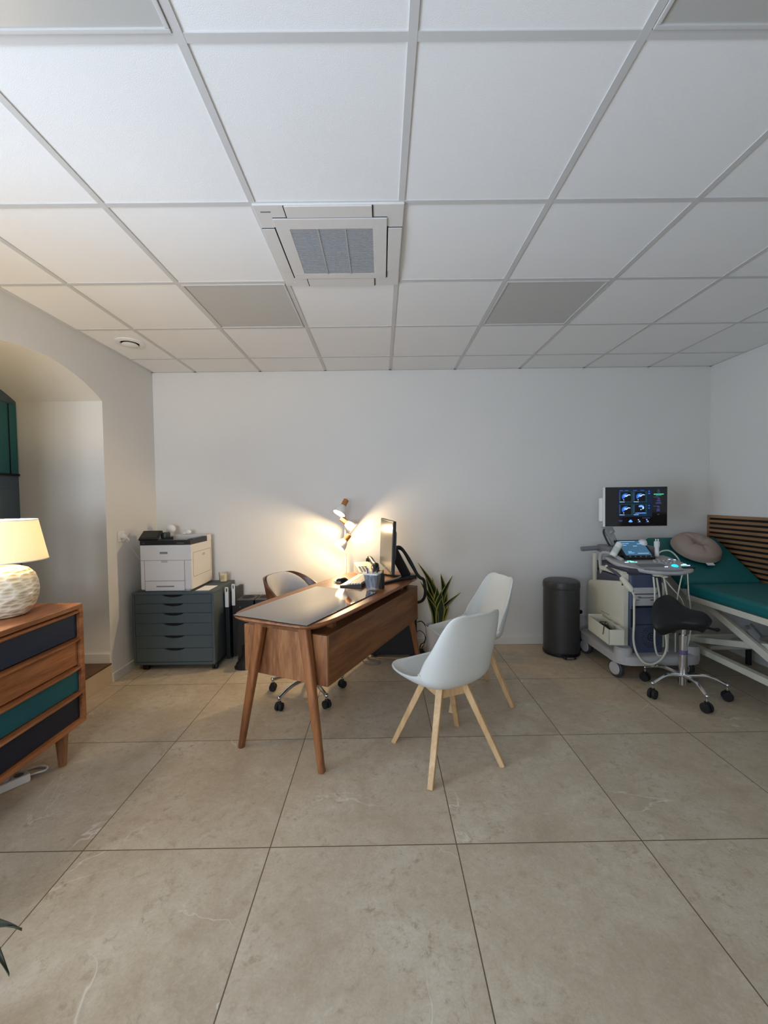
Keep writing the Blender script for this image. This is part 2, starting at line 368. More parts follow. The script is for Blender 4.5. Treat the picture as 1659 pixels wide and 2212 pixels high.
struct(MB().box(XL - WT, XL + .003, NY0 + .001, NY1 - .001, 0, SZ - .012).build('trim_3', M['riser']))
struct(MB().box(XL - WT, XL + .004, NY0 + .001, NY1 - .001, SZ - .012, SZ).build('floor_landing', M['brownfloor']))
# skirting
BH, BT = .07, .012
struct(MB().box(XL, XR, YB - BT, YB, 0, BH, .003).build('baseboard_back', M['skirt']))
struct(MB().box(XL, XL + BT, NY1, YB - BT, 0, BH, .003).box(XL, XL + BT, WY1, NY0, 0, BH, .003).build('baseboard_left', M['skirt']))
struct(MB().box(XR - BT, XR, YF, YB - BT, 0, BH, .003).build('baseboard_right', M['skirt']))
struct(MB().box(XL - WT + .05, XL, NY1 - BT, NY1, SZ, SZ + .075, .003).build('baseboard_niche', M['skirt']))
# arched door at the bottom of the niche
DX = XL - .65
d = struct(MB().loft([[(DX - .04, y, z) for y, z in [(NY0, SZ)] + arch(NY0, NY1, 2.16, .165) + [(NY1, SZ)]], [(DX, y, z) for y, z in [(NY0, SZ)] + arch(NY0, NY1, 2.16, .165) + [(NY1, SZ)]]]).build('door_1', M['doorgrey']))
dp = MB()
for a, b in ((NY0 + .02, 2.55), (2.59, NY1 - .012)):
    dp.box(DX, DX + .012, a, b, 1.60, 2.135, .004)
dp.build('panel', M['doorteal'], d, label='dark teal upper panel')
dg = MB().box(DX + .012, DX + .016, NY1 - .085, NY1 - .079, 1.615, 2.13).box(DX + .012, DX + .02, NY0 + .02, NY1 - .012, 1.60, 1.616)
dg.build('moulding', M['darkgap'], d)
MB().box(DX, DX + .012, NY0 + .05, 2.53, .3, 1.5, .005).box(DX, DX + .012, 2.61, NY1 - .05, .3, 1.5, .005).build('lower_panel', M['doorgrey'], d)
MB().cyl((DX, 2.57, 1.2), (DX + .06, 2.57, 1.2), .012).cyl((DX + .055, 2.57, 1.2), (DX + .055, 2.44, 1.2), .009).build('door_handle', M['alu'], d)
# daylight window in the second niche (outside the picture to the left)
wx = XL - .55
def french_window(name, a, b):
    wf = MB()
    wf.box(wx - .03, wx + .03, a, a + .06, 0, 2.2).box(wx - .03, wx + .03, b - .06, b, 0, 2.2)
    wf.box(wx - .03, wx + .03, (a + b) / 2 - .04, (a + b) / 2 + .04, 0, 2.3).box(wx - .03, wx + .03, a, b, 0, .12).box(wx - .03, wx + .03, a, b, 2.10, 2.17)
    w = struct(wf.build(name, M['skirt'])); MB().box(wx - .004, wx + .004, a, b, .1, 2.32).build('pane', M['pane'], w)
french_window('window_1', WY0, WY1)
french_window('window_3', VY0, VY1)

# ------------------------------------------------------------------ ceiling equipment
def light_panel(c, r, label):
    x0 = CX0 + c * CT + .014; x1 = x0 + CT - .028; y1 = CY0 - (r) * CT - .014; y0 = y1 - CT + .028
    t = thing('ceiling_light', label, 'light', ((x0 + x1) / 2, (y0 + y1) / 2, H), 0, 'square ceiling light panels')
    f = MB(); b = .012; z0, z1 = H - .008, H
    f.box(x0, x1, y0, y0 + b, z0, z1, .002).box(x0, x1, y1 - b, y1, z0, z1, .002).box(x0, x0 + b, y0 + b, y1 - b, z0, z1, .002).box(x1 - b, x1, y0 + b, y1 - b, z0, z1, .002)
    f.build('frame', M['tbar'], t)
    MB().box(x0 + b, x1 - b, y0 + b, y1 - b, H - .003, H).build('diffuser', M['diffuser'], t)
light_panel(-1, 1, 'unlit square ceiling light panel behind the air conditioner, left of it')
light_panel(2, 1, 'unlit square ceiling light panel towards the right end of the back wall')
light_panel(-1, 4, 'unlit square ceiling light panel cut by the top left corner of the photo')
light_panel(2, 4, 'unlit square ceiling light panel cut by the top right corner of the photo')
# air conditioner cassette
AX0, AX1, AY0, AY1, AZ = -.497, .108, 1.668, 2.288, 2.574
ac = thing('ceiling_air_conditioner', 'white square cassette air conditioner with slatted intake set in the ceiling', 'air conditioner', ((AX0 + AX1) / 2, (AY0 + AY1) / 2, H))
MB().box(AX0, AX1, AY0, AY1, AZ, H, .006).build('fascia', M['acwhite'], ac)
fx0, fx1, fy0, fy1 = -.434, .039, 1.743, 2.205
g = MB()
g.box(fx0, fx1, fy0, fy0 + .064, AZ - .006, AZ + .001, .002).box(fx0, fx1, fy1 - .048, fy1, AZ - .006, AZ + .001, .002)
g.box(fx0, fx0 + .058, fy0 + .064, fy1 - .048, AZ - .006, AZ + .001, .002).box(fx1 - .06, fx1, fy0 + .064, fy1 - .048, AZ - .006, AZ + .001, .002)
g.build('intake_frame', M['acwhite'], ac)
gx0, gx1, gy0, gy1 = fx0 + .058, fx1 - .06, fy0 + .064, fy1 - .048
gr = MB().box(gx0, gx1, gy0, gy1, AZ - .001, AZ + .0005, mi=1)
n = 36
for i in range(n):
    y = gy0 + (gy1 - gy0) * (i + .5) / n; gr.box(gx0, gx1, y - .0019, y + .0019, AZ - .0055, AZ - .001)
for k in (1, 2):
    x = gx0 + (gx1 - gx0) * k / 3; gr.box(x - .003, x + .003, gy0, gy1, AZ - .0068, AZ - .002)
gr.build('intake_grille', [pmat('grille_slat_grey', rgb(172, 172, 172), .5, var=.02), pmat('grille_filter', rgb(84, 90, 96), .8)], ac)
fl = MB(); fm = MB()
for (a0, a1, b0, b1) in ((-.372, -.022, AY0 + .004, fy0 - .004), (-.372, -.022, fy1 + .006, AY1 - .004)):
    fl.box(a0, a1, b0, b1, AZ - .004, AZ + .001, .0015)
for (a0, a1, b0, b1) in ((AX0 + .004, fx0 - .006, 1.809, 2.14), (fx1 + .006, AX1 - .004, 1.809, 2.14)):
    fl.box(a0, a1, b0, b1, AZ - .004, AZ + .001, .0015)
fl.build('air_flap', M['acwhite'], ac)
fm.box(-.376, -.372, AY0 + .003, fy0 - .003, AZ - .0025, AZ).box(-.022, -.018, AY0 + .003, fy0 - .003, AZ - .0025, AZ)
fm.box(fx0 - .006, fx0 - .001, 1.80, 2.2, AZ - .0025, AZ).box(fx1 + .001, fx1 + .006, 1.80, 2.2, AZ - .0025, AZ)
fm.box(-.372, -.022, fy1 + .001, fy1 + .006, AZ - .0025, AZ).box(-.376, -.372, fy1 + .002, AY1 - .003, AZ - .0025, AZ).box(-.022, -.018, fy1 + .002, AY1 - .003, AZ - .0025, AZ)
fm.box(AX0 + .002, fx0 - .005, 1.805, 1.808, AZ - .001, AZ).box(fx1 + .005, AX1 - .002, 1.805, 1.808, AZ - .001, AZ)
fm.box(fx1 + .005, AX1 - .002, 2.14, 2.143, AZ - .001, AZ).box(fx0, fx1, fy0 - .003, fy0, AZ - .001, AZ)
fm.build('slot', M['darkgap'], ac)
MB().box(-.472, -.432, 1.703, 1.709, AZ - .001, AZ).build('badge', M['usgrey2'], ac)
MB().cyl((-.445, 2.245, AZ + .001), (-.445, 2.245, AZ - .002), .006).build('indicator_light', M['whitepl'], ac)
for o in ac.children:                       # true size in the ceiling grid
    for v in o.data.vertices: v.co.x *= 1.018; v.co.y *= 1.018
ac.location.x *= 1.018; ac.location.y *= 1.018
# round air vent
vn = thing('ceiling_vent', 'round white ceiling vent near the left wall', 'vent', (-1.868, 3.147, H))
vc = (-1.868, 3.147)
MB().lathe([(.062, H), (.10, H), (.10, H - .006), (.085, H - .014), (.066, H - .012), (.062, H - .004)], 40, (*vc, 0), cap=False).build('ring', M['whitepl'], vn)
MB().lathe([(.064, H - .0005), (.001, H - .0005)], 32, (*vc, 0)).build('throat', M['darkgap'], vn)
MB().lathe([(.001, H - .028), (.04, H - .027), (.056, H - .018), (.05, H - .012), (.012, H - .01), (.012, H)], 32, (*vc, 0)).build('valve_disc', M['whitepl'], vn)

# ------------------------------------------------------------------ desk
DA = math.radians(25.3); DO = Vector((-.817, 2.221, 0))
U = Vector((math.sin(DA), math.cos(DA), 0)); V = Vector((math.cos(DA), -math.sin(DA), 0))
def dk(u, v, z=0): return DO + U * u + V * v + Vector((0, 0, z))
DC = dk(.80, .24); DT = .77
MD = Matrix.Translation(DC) @ Matrix.Rotation(-DA, 4, 'Z')       # local x = V, local y = U
def desk_outline(hw, hl, e=0.0):
    out = []
    n = 96
    for k in range(n):
        t = 2 * PI * k / n; c, s_ = math.cos(t), math.sin(t)
        p = 8.0
        r = (abs(c) ** p + abs(s_) ** p) ** (-1 / p)
        x = c * r * hw; y = s_ * r * hl
        x *= 1 - .05 * (y / hl) ** 2; y *= 1 - .012 * (x / hw) ** 2
        out.append((x, y))
    return out
desk = thing('desk', 'brown acacia wood writing desk with rounded top and splayed legs', 'desk', (DC.x, DC.y, 0), -DA)
HW, HL = .322, .80
top = MB()
rg = []
for (dx, z) in ((.095, DT - .048), (.06, DT - .044), (.03, DT - .034), (.01, DT - .022), (.0, DT - .013), (.002, DT - .006), (.008, DT - .001), (.014, DT)):
    rg.append([(x, y, z) for x, y in desk_outline(HW - dx, HL - dx)])
top.loft(rg, 0, MD); top.build('desktop', M['acacia'], desk, ang=40)
bx0, bx1, by0, by1 = -.295, .270, -.655, .70
for (ya, yb) in ((by0, by0 + .02), (by1 - .02, by1)):
    MB().box(bx0, bx1, ya, yb, .41, .68, .002, M=MD).build('end_panel', M['acacia_x'], desk)
MB().box(bx1 - .018, bx1, by0 + .02, by1 - .02, .41, .68, .0, M=MD).build('modesty_panel', M['acacia_y'], desk)
MB().box(bx0 + .01, bx1 - .018, by0 + .02, by1 - .02, .66, .68, M=MD).box(bx0 + .01, bx1 - .018, by0 + .02, -.25, .41, .428, M=MD).box(bx0 + .01, bx1 - .018, .3, by1 - .02, .41, .428, M=MD).box(bx0 + .01, bx1 - .018, -.27, -.25, .428, .66, M=MD).box(bx0 + .01, bx1 - .018, .3, .32, .428, .66, M=MD).build('carcass', M['acacia_y'], desk)
for y0, y1 in ((by0 + .022, -.272), (.322, by1 - .022)):
    dr = MB().box(bx0 - .004, bx0 + .012, y0, y1, .425, .655, .003, M=MD).build('drawer', M['acacia_y'], desk)
    MB().box(bx0 - .016, bx0 - .004, (y0 + y1) / 2 - .06, (y0 + y1) / 2 + .06, .60, .615, .003, M=MD).build('handle', M['acacia_y'], dr)
for yf, yt in ((-.725, -.69), (.73, .695)):
    rl = MB().box(-.17, .17, yt - .022, yt + .022, .70, .724, .004, M=MD)
    rl.build('rail', M['acacia_y'], desk)
    for s_ in (-1, 1):
        l = MB(); xf, xt = .27 * s_, (.152 if s_ > 0 else .135) * s_
        P0 = MD @ Vector((xt, yt, .724)); P1 = MD @ Vector((xf, yf, 0.0))
        l.beam(P0, P1, .058, .05, .012, up=U, w1=.034, h1=.034)
        l.build('leg', M['acacia_z'], desk)
for (xx, yy) in ((-.2, -.5), (.2, -.5), (-.2, .5), (.2, .5)):
    MB().box(xx - .02, xx + .02, yy - .02, yy + .02, .68, .724, M=MD).build('spacer_block', M['acacia_y'], desk)
# glass desk pad
pd = MB().box(-.232, .25, -.80, -.010, DT + .0005, DT + .006, .001, M=MD)
pd.build('desk_pad', M['pad'], None, at=tuple(MD @ Vector((0, -.4, DT))))
tag(bpy.data.objects['desk_pad'], 'dark glossy desk pad lying on the near end of the wooden desk', 'desk pad')

# ------------------------------------------------------------------ things on the desk
Z0 = DT + .0005
def face(x, y, ang): return Matrix.Translation(Vector((x, y, Z0))) @ Matrix.Rotation(ang, 4, 'Z')
# computer monitor
mt = thing('computer_monitor', 'black computer monitor seen nearly edge-on at the far end of the desk', 'monitor', (.16, 3.2, Z0))
pa, pb = Vector((.062, 2.80, 0)), Vector((-.022, 3.35, 0))
ax = (pb - pa).normalized(); nn = Vector((-ax.y, ax.x, 0))         # nn points to the left (screen side)
Wm = (pb - pa).length
MM = Matrix.Translation(pa) @ Matrix((ax, -nn, Vector((0, 0, 1)))).transposed().to_4x4()   # x along, y to the back, z up
tilt = Matrix.Translation(Vector((0, 0, .87))) @ Matrix.Rotation(math.radians(-2.5), 4, 'X') @ Matrix.Translation(Vector((0, 0, -.87)))
MM = MM @ tilt
MB().box(0, Wm, 0, .022, .872, 1.238, .004, M=MM).loft([[(.06, .022, .92), (Wm - .06, .022, .92), (Wm - .06, .022, 1.2), (.06, .022, 1.2)], [(.12, .05, .97), (Wm - .12, .05, .97), (Wm - .12, .05, 1.15), (.12, .05, 1.15)]], 0, MM).build('casing', M['black'], mt)
MB().box(.012, Wm - .012, -.0015, .001, .892, 1.228, M=MM).build('screen', M['screenmatte'], mt)
MB().box(Wm * .5 - .03, Wm * .5 + .03, -.0025, .001, .876, .886, M=MM).build('badge', M['usgrey2'], mt)
cb = MM @ Vector((Wm / 2, .05, 1.0)); hub = Vector((.185, 3.16, Z0 + .02))
st = MB().beam(cb + Vector((0, 0, .02)), hub + Vector((0, 0, .01)), .07, .03, .006, up=(0, 1, .3))
st.build('stand_arm', M['black'], mt)
ft = MB().beam(hub, Vector((.0, 2.99, Z0 + .009)), .06, .026, .006, w1=.035, h1=.014).beam(hub, Vector((.02, 3.36, Z0 + .009)), .06, .026, .006, w1=.035, h1=.014).beam(hub - Vector((.02, .0, .0)), hub + Vector((.06, .03, 0)), .09, .03, .008)
ft.build('stand_base', M['black'], mt)
cbl = MB().tube([MM @ Vector((Wm * .42, .05, 1.03)), (.14, 3.12, 1.02), (.205, 3.1, .93), (.255, 3.1, .83), (.285, 3.13, .79), (.318, 3.17, .76), (.332, 3.19, .68), (.33, 3.25, .61), (.315, 3.36, .55), (.29, 3.52, .50), (.26, 3.66, .47)], .012, 10)
cbl.tube([MM @ Vector((Wm * .46, .05, 1.02)), (.15, 3.15, 1.0), (.21, 3.13, .9), (.262, 3.12, .81)], .008, 8)
cbl.build('cable', M['blackmat'], mt)
# keyboard
KA = -math.radians(14)
kb = thing('keyboard', 'pale keyboard lit by the lamp beside the pen cup', 'keyboard', (-.165, 3.10, Z0), KA)
KM = face(-.165, 3.10, KA)
MB().loft([[(-.085, -.225, 0), (.075, -.225, 0), (.075, .225, 0), (-.085, .225, 0)], [(-.085, -.225, .012), (.075, -.225, .028), (.075, .225, .028), (-.085, .225, .012)]], 0, KM).build('body', M['keydark'], kb)
MB().loft([[(-.085, -.222, .0125), (-.035, -.222, .0175), (-.035, .222, .0175), (-.085, .222, .0125)], [(-.083, -.22, .0165), (-.036, -.22, .0215), (-.036, .22, .0215), (-.083, .22, .0165)]], 0, KM).build('wrist_rest', M['keybeige'], kb)
keys = MB()
for r in range(5):
    x0 = -.032 + r * .0205; zz = .018 + r * .0021
    y = -.218
    for c in range(15):
        w_ = .0285
        keys.box(x0 + .0016, x0 + .0185, y + .0018, y + w_ - .0018, zz, zz + .010, .002, M=KM, seg=1); y += w_ + .0005
keys.build('keys', M['keybeige'], kb)
# mouse
ms = thing('computer_mouse', 'small black mouse on the desk left of the keyboard', 'mouse', (-.305, 3.10, Z0))
rings = []
for k in range(9):
    t = k / 8; y = -.055 + .11 * t; w_ = .032 * math.sqrt(max(.02, 1 - (2 * t - 1) ** 4)); h_ = .036 * math.sqrt(max(.02, 1 - (2 * t - .9) ** 2 * .8))
    rings.append([(w_ * math.cos(PI * j / 10), y, h_ * math.sin(PI * j / 10)) for j in range(11)])
mm = MB().loft(rings, 0, face(-.305, 3.10, -.7)); mm.build('body', M['black'], ms)
MB().box(-.033, .033, -.056, -.04, .004, .011, .002, M=face(-.305, 3.10, -.7)).build('side_band', M['usgrey'], ms)
# desk telephone
ph = thing('desk_telephone', 'desk telephone with black handset behind the keyboard', 'telephone', (-.135, 3.455, Z0))
PM = face(-.135, 3.455, .35)
MB().loft([[(-.085, -.09, 0), (.085, -.09, 0), (.085, .09, 0), (-.085, .09, 0)], [(-.085, -.09, .025), (.085, -.09, .025), (.085, .08, .085), (-.085, .08, .085)]], 0, PM).build('base', M['keybeige'], ph)
MB().tube([PM @ Vector(p) for p in ((.055, -.1, .045), (.055, -.08, .075), (.055, -.03, .085), (.055, .04, .11), (.055, .085, .112), (.055, .1, .085))], lambda t: .027 if t < .22 or t > .8 else .019, 10).build('handset', M['black'], ph)
kp = MB()
for i in range(3):
    for j in range(4):
        kp.box(-.07 + i * .026, -.052 + i * .026, -.075 + j * .022, -.06 + j * .022, .029 + j * .0077, .037 + j * .0077, .001, M=PM)
kp.build('keypad', M['usgrey2'], ph)
# pen cup
pc = Vector((-.068, 2.80, DT + .008))
cp = thing('pen_cup', 'clear plastic pen cup standing on the far end of the desk pad', 'cup', tuple(pc))
def sq(h, z, r=.012):
    o = []
    for (sx, sy, a0) in ((1, -1, -90), (1, 1, 0), (-1, 1, 90), (-1, -1, 180)):
        for k in range(4):
            t = math.radians(a0 + 30 * k); o.append(pc + Matrix.Rotation(-.35, 3, 'Z') @ Vector(((h - r) * sx + r * math.cos(t), (h - r) * sy + r * math.sin(t), z)))
    return o
MB().loft([sq(.036, .0), sq(.049, .108), sq(.051, .109), sq(.051, .112), sq(.047, .112), sq(.034, .004)], 0).build('body', M['cupclear'], cp)
MB().loft([sq(.0495, .104), sq(.0535, .105), sq(.0535, .113), sq(.0495, .114)], 0).build('rim', M['whitepl'], cp)
pens = [((-.02, -.02, .006), (-.035, -.03, .15), .0045, 'plum', 'violet felt pen leaning left in the pen cup'), ((.0, .015, .006), (.012, .02, .165), .0045, 'black', 'tall black pen standing in the pen cup'), ((.018, -.015, .006), (.034, -.01, .145), .005, 'black', 'short black pen leaning right in the pen cup'),
        ((-.012, .01, .006), (-.03, .022, .14), .005, 'whitepl', 'white pen leaning left in the pen cup'), ((.01, .0, .006), (.0, -.03, .15), .0045, 'pillow', 'pinkish brown pencil in the pen cup'), ((.02, .02, .006), (.042, .03, .15), .006, 'black', 'black marker at the right edge of the pen cup')]
for a, b, r, m, lb in pens:
    p = MB(); A = pc + Vector(a); B = pc + Vector(b); dd = (B - A)
    p.lathe([(.001, 0), (r, .012), (r, dd.length - .008), (r * .7, dd.length)], 10, A, dd)
    tag(p.build('pen', M[m], None, at=tuple(A)), lb, 'pen', 'pens in the clear cup')
sc_ = MB().lathe([(.014, -.002), (.018, 0), (.014, .002)], 16, pc + Vector((.03, .03, .135)), (1, -.6, .2), cap=False).lathe([(.014, -.002), (.018, 0), (.014, .002)], 16, pc + Vector((.0, .035, .14)), (1, -.6, .2), cap=False).beam(pc + Vector((.02, .03, .005)), pc + Vector((.018, .034, .125)), .008, .003)
tag(sc_.build('scissors', M['black'], None, at=tuple(pc)), 'black handled scissors standing in the clear pen cup', 'scissors', None)
# dark holder with green pens behind
hc = Vector((-.012, 2.87, Z0))
hd = thing('pencil_holder', 'black pencil holder with green pens right behind the clear cup', 'holder', tuple(hc))
MB().lathe([(.025, 0), (.027, .10), (.024, .10), (.022, .005)], 20, hc).build('body', M['black'], hd)
gp = MB()
for a in (.3, 2.2, 4.0): gp.cyl(hc + Vector((.01 * math.cos(a), .01 * math.sin(a), .006)), hc + Vector((.018 * math.cos(a), .018 * math.sin(a), .125)), .0045, n=10)
gp.build('pens', pmat('green_plastic', rgb(60, 96, 40), .5), hd, label='green pens')

# ------------------------------------------------------------------ floor lamp with three heads
LX, LY = -.332, 3.735
fla = thing('floor_lamp', 'white floor lamp with three wood capped spotlights behind the desk', 'lamp', (LX, LY, 0))
MB().lathe([(.12, 0), (.12, .014), (.11, .02), (.012, .024)], 40, (LX, LY, 0)).build('base', M['lampwhite'], fla)
MB().cyl((LX, LY, .02), (LX, LY, 1.37), .0085, n=16).build('pole', M['lampwhite'], fla)
LAMPS = []
def head(p, d, e):
    p = Vector(p); d = Vector(d).normalized()
    hd = MB().lathe([(.024, .046), (.036, .062), (.047, .085), (.054, .112), (.056, .128), (.053, .128), (.050, .112), (.043, .086), (.032, .064), (.02, .05)], 32, p, d, cap=False)
    o = hd.build('lamp_shade', M['lampwhite'], fla)
    MB().lathe([(.022, -.015), (.0245, -.013), (.0245, .05), (.02, .052)], 28, p, d).build('wood_cap', M['lampwood'], o)
    MB().lathe([(.012, .05), (.018, .07), (.034, .095), (.036, .102), (.02, .108), (.001, .110)], 24, p, d).build('bulb', M['bulb'], o)
    MB().cyl(p, Vector((LX, LY, p.z)), .007, n=10).cyl(p - d * .014, p - d * .03, .003, n=8).build('swivel_joint', M['alu'], o)
    LAMPS.append((p + d * .118, d, e))
head((-.318, 3.665, 1.375), (-.42, -.38, -.82), 1.0)
head((-.352, 3.69, 1.215), (.74, .0, -.62), .42)
head((-.30, 3.665, 1.065), (-.60, -.34, -.72), .45)
LAMPS = LAMPS

# ------------------------------------------------------------------ office chair
OC = Vector((-.575, 2.965, 0)); OD = math.atan2(-.36, .93)             # faces the desk
oc = thing('office_chair', 'swivel office chair with walnut shell and light grey upholstery behind the desk', 'chair', tuple(OC), OD)
OM = Matrix.Translation(OC) @ Matrix.Rotation(OD, 4, 'Z')             # local +x = facing
def wrap(r, zb, zt, th, a0, nn_=40, lean=.05):
    rings = []
    for k in range(nn_ + 1):
        a = -a0 + 2 * a0 * k / nn_; t = abs(a) / a0
        ztop = zt - (zt - zb - .10) * max(0, (t - .30) / .70) ** 1.5
        def P(rr, z):
            ex = lean * (z - zb) / .3
            return OM @ Vector((-(rr + ex) * math.cos(a) * 1.0 + .02, (rr + ex) * math.sin(a) * .98, z))
        rings.append([P(r, zb), P(r, ztop), P(r + th, ztop), P(r + th, zb)])
    return rings
MB().loft(wrap(.218, .47, .845, .014, math.radians(118))).build('shell', M['walnut'], oc, ang=50)
rings = []
for k in range(33):
    a = math.radians(-82 + 164 * k / 32); t = abs(a) / math.radians(82)
    zt = .838 - .20 * max(0, (t - .25) / .75) ** 1.8
    def P(rr, z): 
        ex = .05 * (z - .47) / .3
        return OM @ Vector((-(rr + ex) * math.cos(a) + .02, (rr + ex) * math.sin(a) * .98, z))
    q = []
    for (rr, f) in ((.216, 0), (.216, 1), (.206, 1.03), (.18, .98), (.16, .8), (.155, .5), (.163, .2), (.175, .02)):
        q.append(P(rr, .48 + (zt - .48) * f))
    rings.append(q)
MB().loft(rings).build('back_cushion', M['fabricgrey'], oc, ang=60)
MB().lathe([(.10, .40), (.19, .41), (.214, .44), (.212, .475), (.19, .492), (.05, .496), (.001, .496)], 40, OC).build('seat', M['fabricgrey'], oc)
MB().cyl(OC + Vector((0, 0, .1)), OC + Vector((0, 0, .40)), .025, .02).build('gas_lift', M['chrome'], oc)
def star_base(parent, C0, R_, ang0, zhub, zend, metal, th, castn='caster', n=5, curve=0.02, rc=.027):
    for k in range(n):
        a = ang0 + 2 * PI * k / n; dv = Vector((math.cos(a), math.sin(a), 0))
        p0 = C0 + Vector((0, 0, zhub)); p1 = C0 + dv * R_ + Vector((0, 0, zend))
        mid = p0.lerp(p1, .55) + Vector((0, 0, curve))
        b = MB().tube([p0 + dv * .01, mid, p1], lambda t: th * (1.2 - .4 * t), 10)
        b.sphere(p1, th * 1.05, 12).cyl(p1, p1 - Vector((0, 0, zend - 2 * rc + .006)), .007, n=10)
        b.build('base_arm', metal, parent)
        tw = Vector((-dv.y, dv.x, 0)) if k % 2 else Vector((math.cos(a + 1.9), math.sin(a + 1.9), 0))
        c = C0 + dv * R_ + Vector((0, 0, rc))
        w_ = MB()
        for s_ in (-1, 1):
            w_.lathe([(rc * .5, -.009), (rc * .93, -.009), (rc, -.005), (rc, .005), (rc * .93, .009), (rc * .5, .009)], 20, c + tw * .014 * s_, tw)
        w_.box(-.012, .012, -.012, .012, -.004, rc + .008, .004, M=Matrix.Translation(c))
        w_.build(castn, M['blackmat'], parent)
star_base(oc, Vector((-.555, 2.925, 0)), .265, math.radians(238), .115, .085, M['chrome'], .014)

# ------------------------------------------------------------------ white shell chairs
def make_chair(loc, rot, seat_twist, label):
    t = thing('shell_chair', label, 'chair', loc, rot, 'white shell chairs with wooden legs')
    L = XF[t.name]; S = L @ Matrix.Rotation(seat_twist, 4, 'Z')
    # spine stations: y forward, z up, half width, side curl, normal blend handled numerically
    sp = [(.255, .462, .150, .000), (.245, .452, .185, .006), (.20, .438, .215, .018), (.12, .424, .235, .040), (.02, .414, .242, .066), (-.07, .411, .240, .092), (-.138, .424, .236, .112), (-.182, .466, .231, .118), (-.203, .535, .224, .110), (-.222, .60, .214, .092), (-.238, .665, .202, .072), (-.252, .73, .188, .055), (-.264, .785, .170, .038), (-.271, .814, .152, .026), (-.276, .830, .124, .014), (-.278, .837, .088, .005)]
    def at(s):
        x = s * (len(sp) - 1); i = min(int(x), len(sp) - 2); f = x - i
        P = [sp[max(0, min(len(sp) - 1, j))] for j in (i - 1, i, i + 1, i + 2)]
        return [0.5 * ((2 * b) + (c - a) * f + (2 * a - 5 * b + 4 * c - d) * f * f + (3 * b - a - 3 * c + d) * f ** 3) for a, b, c, d in zip(*P)]
    def fn(u, v):
        y, z, w_, c = at(u); y2, z2, *_ = at(min(1, u + .02)); y1, z1, *_ = at(max(0, u - .02))
        dy, dz = y2 - y1, z2 - z1; L_ = math.hypot(dy, dz); ny, nz = dz / L_, -dy / L_
        if nz < 0 and u < .4: ny, nz = -ny, -nz
        q = 2 * v - 1; e = abs(q) ** 2.3
        topw = -.012 * (1 - q * q) * max(0, (u - .8) / .2)        # shallow dip in the top edge
        frw = .0 * q
        return S @ Vector((w_ * math.sin(q * PI / 2 * .93) / math.sin(PI / 2 * .93), y + ny * c * e + frw, z + nz * c * e + topw))
    sh = MB().grid(fn, 42, 24)
    o = sh.build('shell', M['chairwhite'], t, ang=80, wn=False)
    md = o.modifiers.new('thick', 'SOLIDIFY'); md.thickness = .012; md.offset = -1
    sb = o.modifiers.new('smooth', 'SUBSURF'); sb.levels = 1; sb.render_levels = 1
    def fc(u, v):
        uu = .06 + .36 * u; P = fn(uu, .2 + .6 * v); b = math.sin(PI * u) ** .4 * math.sin(PI * v) ** .4
        return P + Vector((0, 0, .004 + .016 * b))
    MB().grid(fc, 16, 12).build('seat_pad', M['cushion'], t, ang=80, wn=False)
    ap = MB(); A = .074
    for s_ in (-1, 1):
        ap.box(-A, A, s_ * A - .011, s_ * A + .011, .355, .398, .002, M=L).box(s_ * A - .011, s_ * A + .011, -A, A, .355, .398, .002, M=L)
    ap.beam(L @ Vector((-A, -A, .39)), L @ Vector((A, A, .39)), .04, .02).beam(L @ Vector((-A, A, .39)), L @ Vector((A, -A, .39)), .04, .02)
    ap.build('apron', M['beech'], t)
    MB().lathe([(.045, .38), (.045, .402)], 24, L @ Vector((0, 0, 0))).build('mount_plate', M['black'], t)
    for sx in (-1, 1):
        for sy in (-1, 1):
            lg = MB().beam(L @ Vector((sx * .076, sy * .076, .402)), L @ Vector((sx * .213, sy * .213, .0)), .036, .036, .005, up=L.to_3x3() @ Vector((sx, -sy, 0)), w1=.027, h1=.029)
            lg.build('leg', M['beech'], t)
    return t
ch1 = make_chair((.33, 2.21, 0), math.radians(22.5), math.radians(8), 'pale shell chair in front of the desk with its back to the camera')
ch2 = make_chair((.61, 2.875, 0), math.radians(98.5), math.radians(8), 'second pale shell chair, half hidden beyond the nearest one')

# ------------------------------------------------------------------ left corner: drawer cabinet and printer
CXa, CXb, CYa, CYb, CZ = -2.045, -1.382, 3.36, 3.845, .655
cab = thing('drawer_cabinet', 'anthracite six drawer cabinet on casters in the left corner', 'cabinet', ((CXa + CXb) / 2, (CYa + CYb) / 2, 0))
b = MB().box(CXa, CXb, CYa - .004, CYb, CZ - .02, CZ, .002).box(CXa, CXb, CYa, CYb, .055, .075, .002).box(CXa, CXa + .018, CYa, CYb, .075, CZ - .02).box(CXb - .018, CXb, CYa, CYb, .075, CZ - .02).box(CXa + .018, CXb - .018, CYb - .01, CYb, .075, CZ - .02).box(CXa + .018, CXb - .018, CYa + .03, CYa + .035, .075, CZ - .02)
b.build('carcass', M['cabinet'], cab)
zs = [.078, .192, .296, .398, .482, .560, .634]
xm = (CXa + CXb) / 2; x0, x1 = CXa + .02, CXb - .02
for i in range(6):
    za, zb_ = zs[i] + .0015, zs[i + 1] - .0015
    out = [(x0, za), (x1, za), (x1, zb_), (xm + .085, zb_)] + [(xm + .085 - .17 * k / 10, zb_ - .021 * math.sin(PI * k / 10) ** .6) for k in range(1, 10)] + [(xm - .085, zb_), (x0, zb_)]
    d_ = MB().loft([[(x, CYa + .002, z) for x, z in out], [(x, CYa + .018, z) for x, z in out]])
    o = d_.build('drawer', M['cabinet'], cab)
    MB().box(xm - .088, xm + .088, CYa + .020, CYa + .022, zb_ - .03, zb_ + .001).build('handle_recess', M['darkgap'], o)
